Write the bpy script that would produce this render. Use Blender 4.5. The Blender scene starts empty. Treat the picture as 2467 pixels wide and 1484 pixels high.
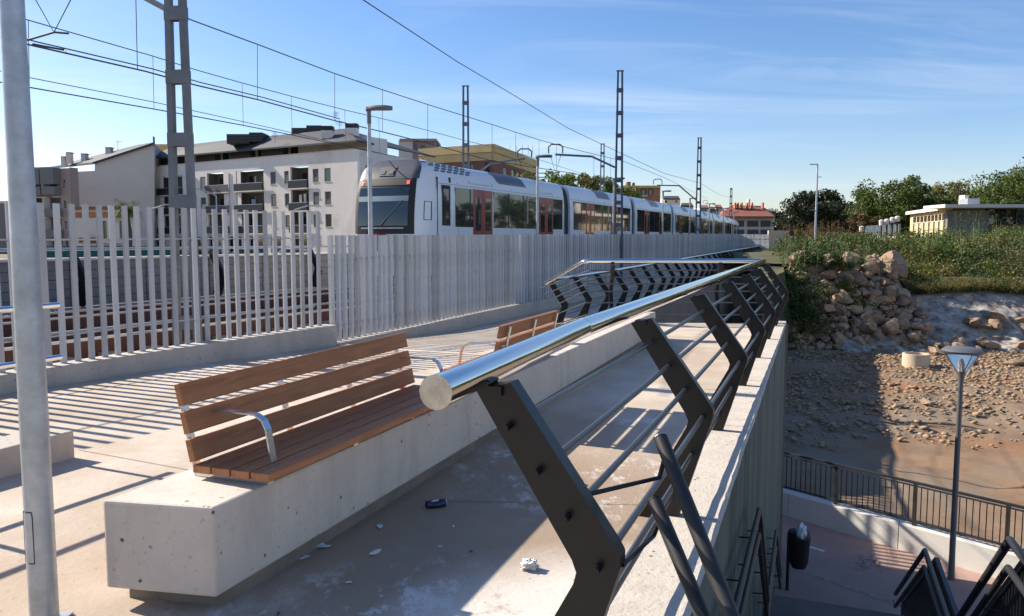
import bpy, bmesh, math, random
import numpy as np
from mathutils import Vector, Matrix, noise as mnoise
random.seed(7); rng = np.random.default_rng(7)
SC = bpy.context.scene
COL = SC.collection

# ------------------------------------------------------------------ camera, sky, sun, exposure
FPX, CX, CY, HZ = 1880.0, 1233.0, 742.0, 580.0      # measured on the photograph at 2466 x 1484
PITCH = math.atan((CY-HZ)/FPX)
cam_d = bpy.data.cameras.new('camera'); cam = bpy.data.objects.new('camera', cam_d); COL.objects.link(cam)
cam_d.sensor_width = 36; cam_d.lens = 36*FPX/2466.0
cam_d.clip_start = 0.05; cam_d.clip_end = 6000
cam.location = (0, 0, 0); cam.rotation_euler = (math.pi/2-PITCH, 0, 0)
SC.camera = cam

SUN_EL = math.radians(33.4)
SX, SY = -0.905, 0.425                                # horizontal direction towards the sun
world = bpy.data.worlds.new('World'); SC.world = world; world.use_nodes = True
nt = world.node_tree; nt.nodes.clear()
def N(nt, t, **k):
    n = nt.nodes.new(t)
    for a, v in k.items():
        if a.startswith('i_'): n.inputs[a[2:].replace('_', ' ')].default_value = v
        else: setattr(n, a, v)
    return n
sky = N(nt, 'ShaderNodeTexSky', sky_type='NISHITA', sun_disc=False, sun_elevation=SUN_EL,
        sun_rotation=math.atan2(SX, SY), air_density=1.0, dust_density=0.5, ozone_density=2.2, altitude=60)
tc = N(nt, 'ShaderNodeTexCoord'); sep = N(nt, 'ShaderNodeSeparateXYZ')
nt.links.new(tc.outputs['Generated'], sep.inputs[0])
zz = N(nt, 'ShaderNodeMath', operation='ADD'); zz.inputs[1].default_value = 0.09
nt.links.new(sep.outputs['Z'], zz.inputs[0])
zc = N(nt, 'ShaderNodeMath', operation='MAXIMUM'); zc.inputs[1].default_value = 0.03
nt.links.new(zz.outputs[0], zc.inputs[0])
dv = []
for ax in 'XY':
    d = N(nt, 'ShaderNodeMath', operation='DIVIDE'); nt.links.new(sep.outputs[ax], d.inputs[0]); nt.links.new(zc.outputs[0], d.inputs[1]); dv.append(d)
cmb = N(nt, 'ShaderNodeCombineXYZ'); nt.links.new(dv[0].outputs[0], cmb.inputs[0]); nt.links.new(dv[1].outputs[0], cmb.inputs[1])
mp = N(nt, 'ShaderNodeMapping'); mp.inputs['Rotation'].default_value = (0, 0, math.radians(-24)); mp.inputs['Scale'].default_value = (0.42, 1.25, 1); mp.inputs['Location'].default_value = (3.1, 1.4, 0)
nt.links.new(cmb.outputs[0], mp.inputs[0])
n1 = N(nt, 'ShaderNodeTexNoise'); n1.inputs['Scale'].default_value = 1.0; n1.inputs['Detail'].default_value = 9; n1.inputs['Roughness'].default_value = 0.62; n1.inputs['Distortion'].default_value = 1.1
nt.links.new(mp.outputs[0], n1.inputs['Vector'])
n2 = N(nt, 'ShaderNodeTexNoise'); n2.inputs['Scale'].default_value = 0.35; n2.inputs['Detail'].default_value = 3
nt.links.new(cmb.outputs[0], n2.inputs['Vector'])
r1 = N(nt, 'ShaderNodeMapRange'); r1.inputs['From Min'].default_value = 0.45; r1.inputs['From Max'].default_value = 0.76
nt.links.new(n1.outputs[0], r1.inputs[0])
r2 = N(nt, 'ShaderNodeMapRange'); r2.inputs['From Min'].default_value = 0.42; r2.inputs['From Max'].default_value = 0.64
nt.links.new(n2.outputs[0], r2.inputs[0])
mm = N(nt, 'ShaderNodeMath', operation='MULTIPLY'); nt.links.new(r1.outputs[0], mm.inputs[0]); nt.links.new(r2.outputs[0], mm.inputs[1])
rz = N(nt, 'ShaderNodeMapRange'); rz.inputs['From Min'].default_value = 0.0; rz.inputs['From Max'].default_value = 0.07
nt.links.new(sep.outputs['Z'], rz.inputs[0])
mm2 = N(nt, 'ShaderNodeMath', operation='MULTIPLY'); nt.links.new(mm.outputs[0], mm2.inputs[0]); nt.links.new(rz.outputs[0], mm2.inputs[1])
mm3 = N(nt, 'ShaderNodeMath', operation='MULTIPLY'); mm3.inputs[1].default_value = 0.62; nt.links.new(mm2.outputs[0], mm3.inputs[0])
hsv = N(nt, 'ShaderNodeHueSaturation'); hsv.inputs['Saturation'].default_value = 1.24; hsv.inputs['Value'].default_value = 1.0
nt.links.new(sky.outputs[0], hsv.inputs['Color'])
mix = N(nt, 'ShaderNodeMix', data_type='RGBA'); mix.inputs['B'].default_value = (6.3, 6.7, 7.4, 1)
tint = N(nt, 'ShaderNodeMix', data_type='RGBA', blend_type='MULTIPLY'); tint.inputs['Factor'].default_value = 1.0; tint.inputs['B'].default_value = (1.03, 0.965, 1.05, 1)
nt.links.new(hsv.outputs[0], tint.inputs['A'])
nt.links.new(mm3.outputs[0], mix.inputs['Factor']); nt.links.new(tint.outputs['Result'], mix.inputs['A'])
bg = N(nt, 'ShaderNodeBackground'); bg.inputs['Strength'].default_value = 0.076
nt.links.new(mix.outputs['Result'], bg.inputs['Color'])
wo = N(nt, 'ShaderNodeOutputWorld'); nt.links.new(bg.outputs[0], wo.inputs[0])

sun_d = bpy.data.lights.new('sun', 'SUN'); sun = bpy.data.objects.new('sun', sun_d); COL.objects.link(sun)
sun_d.energy = 4.3; sun_d.angle = math.radians(0.5); sun_d.color = (1.0, 0.90, 0.765)
tosun = Vector((SX*math.cos(SUN_EL), SY*math.cos(SUN_EL), math.sin(SUN_EL)))
sun.rotation_euler = tosun.to_track_quat('Z', 'Y').to_euler(); sun.location = (-30, 20, 40)
SC.view_settings.view_transform = 'Standard'; SC.view_settings.look = 'None'
SC.view_settings.exposure = 1.08; SC.view_settings.gamma = 1.0; SC.view_settings.use_curve_mapping = False

# ------------------------------------------------------------------ helpers
CP, SP = math.cos(PITCH), math.sin(PITCH)
def ray(px, py):
    u = (px-CX)/FPX; v = (CY-py)/FPX
    return Vector((u, CP+v*SP, v*CP-SP))
def at(px, py, Y):
    d = ray(px, py); return d*(Y/d.y)
def atz(px, py, z):
    d = ray(px, py); return d*(z/d.z)
def zat(py, Y): return ray(CX, py).z/ray(CX, py).y*Y
def xat(px, Y): return (px-CX)/FPX*Y/CP*(1.0) if False else at(px, HZ, Y).x

def mat(name, col, rough=0.8, metal=0.0, var=0.0, vscale=3.0, bump=0.0, bscale=30.0, spec=0.5, detail=6,
        col2=None, c2lo=0.5, c2hi=0.7, c2scale=1.2, stretch=None, extra=None, coat=0.0, trans=0.0, objvar=0.0):
    m = bpy.data.materials.new(name); m.use_nodes = True
    t = m.node_tree; p = t.nodes['Principled BSDF']
    p.inputs['Base Color'].default_value = (*col, 1); p.inputs['Roughness'].default_value = rough
    p.inputs['Metallic'].default_value = metal; p.inputs['Specular IOR Level'].default_value = spec
    if coat: p.inputs['Coat Weight'].default_value = coat; p.inputs['Coat Roughness'].default_value = 0.1
    g = N(t, 'ShaderNodeTexCoord'); src = g.outputs['Object']
    if stretch:
        q = N(t, 'ShaderNodeMapping'); q.inputs['Scale'].default_value = stretch; t.links.new(src, q.inputs[0]); src = q.outputs[0]
    cur = None
    if var > 0:
        a = N(t, 'ShaderNodeTexNoise'); a.inputs['Scale'].default_value = vscale; a.inputs['Detail'].default_value = detail; a.inputs['Roughness'].default_value = 0.65
        t.links.new(src, a.inputs['Vector'])
        mr = N(t, 'ShaderNodeMapRange'); mr.inputs['From Min'].default_value = 0.25; mr.inputs['From Max'].default_value = 0.75
        t.links.new(a.outputs[0], mr.inputs[0])
        x = N(t, 'ShaderNodeMix', data_type='RGBA')
        x.inputs['A'].default_value = (*[c*(1-var) for c in col], 1); x.inputs['B'].default_value = (*[min(1, c*(1+var)) for c in col], 1)
        t.links.new(mr.outputs[0], x.inputs['Factor']); cur = x.outputs['Result']
    if col2 is not None:
        b = N(t, 'ShaderNodeTexNoise'); b.inputs['Scale'].default_value = c2scale; b.inputs['Detail'].default_value = 8; b.inputs['Roughness'].default_value = 0.7
        t.links.new(src, b.inputs['Vector'])
        mr = N(t, 'ShaderNodeMapRange'); mr.inputs['From Min'].default_value = c2lo; mr.inputs['From Max'].default_value = c2hi
        t.links.new(b.outputs[0], mr.inputs[0])
        x = N(t, 'ShaderNodeMix', data_type='RGBA'); x.inputs['B'].default_value = (*col2, 1)
        if cur is None: x.inputs['A'].default_value = (*col, 1)
        else: t.links.new(cur, x.inputs['A'])
        t.links.new(mr.outputs[0], x.inputs['Factor']); cur = x.outputs['Result']
    if objvar > 0:
        oi = N(t, 'ShaderNodeObjectInfo'); mr = N(t, 'ShaderNodeMapRange'); mr.inputs['To Min'].default_value = 1-objvar; mr.inputs['To Max'].default_value = 1+objvar
        t.links.new(oi.outputs['Random'], mr.inputs[0])
        h = N(t, 'ShaderNodeHueSaturation'); t.links.new(mr.outputs[0], h.inputs['Value'])
        if cur is None: h.inputs['Color'].default_value = (*col, 1)
        else: t.links.new(cur, h.inputs['Color'])
        cur = h.outputs[0]
    if extra: cur = extra(t, p, src, cur) or cur
    if cur is not None: t.links.new(cur, p.inputs['Base Color'])
    if bump > 0:
        c = N(t, 'ShaderNodeTexNoise'); c.inputs['Scale'].default_value = bscale; c.inputs['Detail'].default_value = 8; c.inputs['Roughness'].default_value = 0.7
        t.links.new(src, c.inputs['Vector'])
        bb = N(t, 'ShaderNodeBump'); bb.inputs['Strength'].default_value = bump; bb.inputs['Distance'].default_value = 0.02
        t.links.new(c.outputs[0], bb.inputs['Height']); t.links.new(bb.outputs[0], p.inputs['Normal'])
    if trans > 0:
        tr = N(t, 'ShaderNodeBsdfTranslucent'); ms = N(t, 'ShaderNodeMixShader'); ms.inputs[0].default_value = trans
        if cur is not None: t.links.new(cur, tr.inputs[0])
        else: tr.inputs[0].default_value = (*col, 1)
        o = t.nodes['Material Output']; t.links.new(p.outputs[0], ms.inputs[1]); t.links.new(tr.outputs[0], ms.inputs[2]); t.links.new(ms.outputs[0], o.inputs[0])
    return m

def blend(t, cur, fac, colr, basecol):
    x = N(t, 'ShaderNodeMix', data_type='RGBA'); x.inputs['B'].default_value = (*colr, 1)
    if cur is None: x.inputs['A'].default_value = (*basecol, 1)
    else: t.links.new(cur, x.inputs['A'])
    t.links.new(fac, x.inputs['Factor']); return x.outputs['Result']
def noise_mask(t, src, scale, lo, hi, detail=6, stretch=None, rough=0.65, dist=0.0):
    if stretch:
        q = N(t, 'ShaderNodeMapping'); q.inputs['Scale'].default_value = stretch; t.links.new(src, q.inputs[0]); src = q.outputs[0]
    b = N(t, 'ShaderNodeTexNoise'); b.inputs['Scale'].default_value = scale; b.inputs['Detail'].default_value = detail; b.inputs['Roughness'].default_value = rough; b.inputs['Distortion'].default_value = dist
    t.links.new(src, b.inputs['Vector'])
    mr = N(t, 'ShaderNodeMapRange'); mr.inputs['From Min'].default_value = lo; mr.inputs['From Max'].default_value = hi
    t.links.new(b.outputs[0], mr.inputs[0]); return mr.outputs[0]
def spot_mask(t, src, x, y, r0, r1):
    """soft round patch on the ground around (x, y)"""
    q = N(t, 'ShaderNodeVectorMath', operation='SUBTRACT'); q.inputs[1].default_value = (x, y, -1.7); t.links.new(src, q.inputs[0])
    l = N(t, 'ShaderNodeVectorMath', operation='LENGTH'); t.links.new(q.outputs[0], l.inputs[0])
    mr = N(t, 'ShaderNodeMapRange'); mr.inputs['From Min'].default_value = r1; mr.inputs['From Max'].default_value = r0
    t.links.new(l.outputs['Value'], mr.inputs[0]); return mr.outputs[0]
def mulf(t, a, b):
    m = N(t, 'ShaderNodeMath', operation='MULTIPLY'); t.links.new(a, m.inputs[0])
    if isinstance(b, float): m.inputs[1].default_value = b
    else: t.links.new(b, m.inputs[1])
    return m.outputs[0]

def floor_extra(t, p, src, cur):
    # beige grime film, painted-in shade by the bench, white lime bloom, fine dark specks, hairline saw joints
    cur = blend(t, cur, noise_mask(t, src, 0.55, 0.44, 0.60, 8), (0.43, 0.345, 0.255), None)
    cur = blend(t, cur, mulf(t, spot_mask(t, src, 0.0, 4.6, 1.2, 3.2), 0.9), (0.31, 0.225, 0.155), None)  # brown tone of the shaded floor beside the bench, put into the colour
    a = mulf(t, spot_mask(t, src, 0.5, 3.1, 0.75, 1.25), noise_mask(t, src, 2.2, 0.36, 0.47, 12, rough=0.8))
    cur = blend(t, cur, a, (0.64, 0.60, 0.54), None)
    for sx_, sy_ in ((-0.25, 6.0), (-0.75, 3.15), (0.5, 4.9), (-1.0, 3.4), (0.1, 5.3), (0.9, 5.6), (-0.45, 3.7), (1.3, 7.4), (-0.1, 2.9)):
        cur = blend(t, cur, mulf(t, spot_mask(t, src, sx_, sy_, 0.15, 0.6), noise_mask(t, src, 4.5, 0.53, 0.60, 12, stretch=(1, 0.6, 1), rough=0.8)), (0.62, 0.60, 0.57), None)
    a2 = mulf(t, noise_mask(t, src, 0.9, 0.56, 0.70, 10, stretch=(1, 0.5, 1), rough=0.8), 0.7)
    cur = blend(t, cur, a2, (0.62, 0.58, 0.52), None)
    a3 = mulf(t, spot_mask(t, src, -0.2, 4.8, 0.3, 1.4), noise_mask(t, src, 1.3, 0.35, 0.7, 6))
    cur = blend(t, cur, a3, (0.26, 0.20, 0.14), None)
    cur = blend(t, cur, mulf(t, noise_mask(t, src, 26, 0.66, 0.72, 3), 0.55), (0.12, 0.10, 0.08), None)
    v = N(t, 'ShaderNodeTexVoronoi'); v.inputs['Scale'].default_value = 7.0; t.links.new(src, v.inputs['Vector'])
    mr = N(t, 'ShaderNodeMapRange'); mr.inputs['From Min'].default_value = 0.045; mr.inputs['From Max'].default_value = 0.03; t.links.new(v.outputs['Distance'], mr.inputs[0])
    cur = blend(t, cur, mulf(t, mr.outputs[0], noise_mask(t, src, 0.8, 0.45, 0.6, 3)), (0.09, 0.08, 0.07), None)
    return cur
def block_extra(t, p, src, cur):
    v = N(t, 'ShaderNodeTexVoronoi'); v.inputs['Scale'].default_value = 13.0; v.inputs['Randomness'].default_value = 1.0; t.links.new(src, v.inputs['Vector'])
    mr = N(t, 'ShaderNodeMapRange'); mr.inputs['From Min'].default_value = 0.17; mr.inputs['From Max'].default_value = 0.11; t.links.new(v.outputs['Distance'], mr.inputs[0])
    f = mulf(t, mr.outputs[0], noise_mask(t, src, 7, 0.50, 0.56, 3))
    cur = blend(t, cur, f, (0.10, 0.08, 0.065), None)
    cur = blend(t, cur, mulf(t, noise_mask(t, src, 1.4, 0.5, 0.75, 6, stretch=(3, 3, 0.4)), 0.45), (0.34, 0.285, 0.23), None)
    cur = blend(t, cur, mulf(t, noise_mask(t, src, 38, 0.62, 0.70, 3), 0.4), (0.16, 0.13, 0.10), None)
    return cur
def wall_extra(t, p, src, cur):
    cur = blend(t, cur, mulf(t, noise_mask(t, src, 1.0, 0.48, 0.62, 6, stretch=(2.2, 2.2, 0.16)), 0.8), (0.06, 0.075, 0.06), None)
    return blend(t, cur, mulf(t, noise_mask(t, src, 5.0, 0.55, 0.7, 5, stretch=(1.5, 1.5, 0.12)), 0.4), (0.22, 0.225, 0.185), None)

M = {}
M['floor'] = mat('floor_concrete', (0.54, 0.465, 0.385), 0.85, var=0.16, vscale=1.4, bump=0.35, bscale=26, extra=floor_extra)
M['floor2'] = mat('path_concrete', (0.48, 0.42, 0.35), 0.85, var=0.16, vscale=0.8, bump=0.25, bscale=20, col2=(0.40, 0.34, 0.27), c2lo=0.45, c2hi=0.65)
M['block'] = mat('precast_concrete', (0.60, 0.53, 0.455), 0.8, var=0.09, vscale=3.5, bump=0.25, bscale=60, extra=block_extra)
M['kerb'] = mat('kerb_concrete', (0.46, 0.415, 0.36), 0.85, var=0.18, vscale=2.0, bump=0.3, bscale=40, extra=block_extra)
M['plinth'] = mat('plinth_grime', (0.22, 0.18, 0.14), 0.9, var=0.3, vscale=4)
M['cap'] = mat('cap_concrete', (0.55, 0.50, 0.43), 0.85, var=0.13, vscale=2.2, bump=0.5, bscale=24, extra=block_extra)
M['wall'] = mat('board_marked_wall', (0.135, 0.15, 0.125), 0.85, var=0.2, vscale=1.2, bump=0.4, bscale=12, extra=wall_extra)
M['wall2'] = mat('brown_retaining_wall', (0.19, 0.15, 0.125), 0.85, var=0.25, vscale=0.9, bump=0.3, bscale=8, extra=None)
M['white_wall'] = mat('white_low_wall', (0.62, 0.60, 0.56), 0.8, var=0.08, vscale=1.0, bump=0.2, bscale=20)
M['galv'] = mat('galvanised_steel', (0.42, 0.45, 0.48), 0.45, metal=0.6, var=0.26, vscale=9.0, bump=0.08, bscale=14, col2=(0.36, 0.37, 0.38), c2lo=0.55, c2hi=0.75, c2scale=4)
M['slat'] = mat('galvanised_slat', (0.47, 0.47, 0.465), 0.6, metal=0.1, var=0.16, vscale=3.0, bump=0.08, bscale=14, objvar=0.2, stretch=(1, 1, 0.35))
M['mast'] = mat('mast_grey', (0.17, 0.175, 0.185), 0.55, metal=0.3, var=0.25, vscale=3)
M['mast_far'] = mat('mast_blue_grey', (0.085, 0.105, 0.14), 0.6, metal=0.2, var=0.2, vscale=1)
M['steel'] = mat('polished_stainless', (0.80, 0.79, 0.77), 0.075, metal=1.0, extra=lambda t, p, s, c: (t.links.new(mulf(t, noise_mask(t, s, 3, 0.2, 0.8, 5, stretch=(1, 1, 6)), 0.16), p.inputs['Roughness']), None)[1])
M['cap_steel'] = mat('brushed_end_cap', (0.50, 0.45, 0.39), 0.28, metal=0.9, var=0.35, vscale=22, bump=0.3, bscale=30)
M['dark'] = mat('charcoal_paint', (0.0065, 0.007, 0.009), 0.34, spec=0.4, var=0.3, vscale=6, bump=0.05, bscale=40)
M['dark2'] = mat('charcoal_tube', (0.03, 0.029, 0.028), 0.48, metal=0.1, spec=0.5, var=0.2, vscale=6)
M['rod'] = mat('grey_rod', (0.11, 0.115, 0.12), 0.32, metal=0.6)
def wood_extra(t, p, src, cur):
    cur = blend(t, cur, mulf(t, noise_mask(t, src, 1.0, 0.45, 0.62, 8, stretch=(1.2, 22, 22), dist=1.2), 0.55), (0.22, 0.085, 0.034), None)
    v = N(t, 'ShaderNodeTexVoronoi'); v.inputs['Scale'].default_value = 3.4; t.links.new(src, v.inputs['Vector'])
    mr = N(t, 'ShaderNodeMapRange'); mr.inputs['From Min'].default_value = 0.06; mr.inputs['From Max'].default_value = 0.03; t.links.new(v.outputs['Distance'], mr.inputs[0])
    return blend(t, cur, mr.outputs[0], (0.05, 0.02, 0.01), None)
M['wood'] = mat('stained_wood', (0.43, 0.178, 0.075), 0.62, var=0.12, vscale=3, bump=0.15, bscale=30, extra=wood_extra, objvar=0.08, spec=0.4)
M['ballast'] = mat('ballast', (0.27, 0.25, 0.23), 0.95, var=0.45, vscale=14, bump=1.0, bscale=20, detail=3)
M['rail'] = mat('rusty_rail', (0.085, 0.032, 0.02), 0.8, var=0.3, vscale=2)
M['railtop'] = mat('rail_head', (0.45, 0.43, 0.42), 0.3, metal=0.9)
M['sleeper'] = mat('sleeper', (0.30, 0.27, 0.24), 0.9, var=0.2, vscale=4)
M['white'] = mat('train_white', (0.72, 0.75, 0.79), 0.32, spec=0.5, var=0.04, vscale=0.7, coat=0.3)
M['red'] = mat('train_red', (0.30, 0.02, 0.018), 0.35, coat=0.3)
M['glass'] = mat('dark_glass', (0.02, 0.028, 0.032), 0.04, spec=0.9)
M['winglass'] = mat('train_window_glass', (0.02, 0.028, 0.03), 0.03, spec=0.8, coat=0.3)
M['black'] = mat('black_rubber', (0.014, 0.014, 0.016), 0.6)
M['visor'] = mat('train_visor', (0.075, 0.075, 0.085), 0.35, var=0.1, vscale=2, coat=0.2)
M['wire'] = mat('wire', (0.05, 0.05, 0.055), 0.6)
M['lampgrey'] = mat('lamp_head_grey', (0.16, 0.165, 0.17), 0.5, metal=0.4)
M['dirt'] = None
M['rock'] = mat('boulder_limestone', (0.31, 0.215, 0.135), 0.92, var=0.45, vscale=2.6, bump=1.0, bscale=7, col2=(0.27, 0.22, 0.17), c2lo=0.5, c2hi=0.72, c2scale=2.0, objvar=0.22)
M['rubble'] = mat('pale_rubble', (0.30, 0.215, 0.135), 0.92, var=0.45, vscale=1.5, bump=0.6, bscale=10)
M['shot'] = mat('shotcrete_rock', (0.40, 0.355, 0.30), 0.95, var=0.42, vscale=2.4, bump=1.0, bscale=5, col2=(0.17, 0.14, 0.11), c2lo=0.46, c2hi=0.60, c2scale=1.3)
M['pink'] = mat('cycle_path_asphalt', (0.38, 0.255, 0.21), 0.9, var=0.14, vscale=1.5, bump=0.2, bscale=50)
M['paint'] = mat('white_paint', (0.70, 0.68, 0.64), 0.8, var=0.15, vscale=8)
M['worn'] = mat('worn_paint', (0.42, 0.33, 0.29), 0.9, var=0.2, vscale=8, col2=(0.31, 0.19, 0.15), c2lo=0.42, c2hi=0.58, c2scale=12)
M['plastic'] = mat('black_plastic', (0.012, 0.012, 0.013), 0.55)
M['bag'] = mat('white_bag', (0.62, 0.66, 0.72), 0.35, bump=0.5, bscale=30)
M['foil'] = mat('foil', (0.80, 0.80, 0.78), 0.28, metal=0.85, bump=1.0, bscale=60)
M['stucco'] = mat('white_stucco', (0.74, 0.68, 0.63), 0.9, var=0.10, vscale=0.25, bump=0.2, bscale=5, col2=(0.50, 0.455, 0.40), c2lo=0.5, c2hi=0.7, c2scale=0.12)
M['stucco2'] = mat('cream_render', (0.64, 0.57, 0.51), 0.9, var=0.08, vscale=0.3)
M['ywall'] = mat('yellow_render', (0.62, 0.50, 0.28), 0.9, var=0.08, vscale=0.3)
M['beige'] = mat('beige_render', (0.56, 0.45, 0.33), 0.9, var=0.08, vscale=0.6)
M['pinkr'] = mat('pink_render', (0.40, 0.29, 0.25), 0.9, var=0.08, vscale=0.3)
M['greyr'] = mat('grey_render', (0.19, 0.18, 0.175), 0.9, var=0.1, vscale=0.3)
M['ochre'] = mat('ochre_render', (0.50, 0.34, 0.14), 0.9, var=0.12, vscale=0.3)
M['yellowbrick'] = mat('yellow_brick', (0.62, 0.45, 0.21), 0.9, var=0.14, vscale=0.4)
M['brick'] = mat('brown_brick', (0.23, 0.10, 0.065), 0.9, var=0.2, vscale=0.6)
M['orange'] = mat('orange_brick', (0.42, 0.17, 0.085), 0.9, var=0.2, vscale=0.5)
M['roofgrey'] = mat('dark_grey_roof', (0.04, 0.044, 0.052), 0.7, var=0.15, vscale=1.0)
M['roofred'] = mat('red_tile_roof', (0.24, 0.085, 0.055), 0.85, var=0.3, vscale=1.2)
M['shutter'] = mat('slate_shutter', (0.07, 0.065, 0.07), 0.55, var=0.15, vscale=2)
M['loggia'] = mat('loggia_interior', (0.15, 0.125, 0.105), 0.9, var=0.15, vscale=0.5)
M['smoke'] = mat('smoked_balcony_glass', (0.022, 0.028, 0.036), 0.5, spec=0.2)
M['teal'] = mat('teal_hoarding', (0.012, 0.09, 0.085), 0.7)
M['blueg'] = mat('blue_grey_slat', (0.25, 0.32, 0.36), 0.6, var=0.15, vscale=1)
M['carblue'] = mat('car_blue', (0.10, 0.22, 0.40), 0.25, metal=0.3, coat=0.6)
M['carsilver'] = mat('car_silver', (0.45, 0.46, 0.47), 0.25, metal=0.5, coat=0.6)
M['bark'] = mat('bark', (0.10, 0.075, 0.055), 0.95, var=0.3, vscale=6)
M['street'] = mat('asphalt', (0.075, 0.073, 0.07), 0.95, var=0.15, vscale=1)
def leafmat(name, c, c2, sc=0.9):
    return mat(name, c, 0.6, var=0.38, vscale=sc*2.2, col2=c2, c2lo=0.46, c2hi=0.66, c2scale=sc, trans=0.28, spec=0.3)
M['leaf_dark'] = leafmat('leaf_dark', (0.022, 0.036, 0.014), (0.06, 0.055, 0.03))
M['leaf_mid'] = leafmat('leaf_mid', (0.06, 0.10, 0.02), (0.14, 0.15, 0.03))
M['leaf_lime'] = leafmat('leaf_lime', (0.10, 0.15, 0.022), (0.16, 0.17, 0.03))
M['leaf_olive'] = leafmat('leaf_olive', (0.13, 0.13, 0.035), (0.24, 0.18, 0.06))
M['leaf_bush'] = leafmat('leaf_bush', (0.055, 0.09, 0.022), (0.17, 0.155, 0.05), 0.22)
M['leaf_dry'] = leafmat('leaf_dry', (0.17, 0.105, 0.045), (0.09, 0.09, 0.03), 0.5)
M['reed'] = leafmat('reed', (0.11, 0.16, 0.06), (0.20, 0.22, 0.10), 0.6)
M['palm'] = leafmat('palm_leaf', (0.07, 0.12, 0.025), (0.12, 0.14, 0.04))
M['skin'] = mat('skin', (0.35, 0.20, 0.14), 0.6)
M['cloth'] = mat('dark_cloth', (0.02, 0.018, 0.02), 0.9)
M['jean'] = mat('grey_trousers', (0.06, 0.06, 0.07), 0.9)
M['blackmetal'] = M['dark']
def emis(name, col, s):
    m = bpy.data.materials.new(name); m.use_nodes = True; p = m.node_tree.nodes['Principled BSDF']
    p.inputs['Base Color'].default_value = (*col, 1); p.inputs['Emission Color'].default_value = (*col, 1); p.inputs['Emission Strength'].default_value = s
    return m
M['redlight'] = emis('red_marker_light', (1.0, 0.05, 0.05), 1.3)
M['headglass'] = mat('headlamp_lens', (0.35, 0.36, 0.38), 0.1, metal=0.5)
M['clear'] = mat('lamp_clear_plastic', (0.75, 0.74, 0.72), 0.15)
_p = M['clear'].node_tree.nodes['Principled BSDF']; _p.inputs['Transmission Weight'].default_value = 0.9; _p.inputs['IOR'].default_value = 1.2

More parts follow.
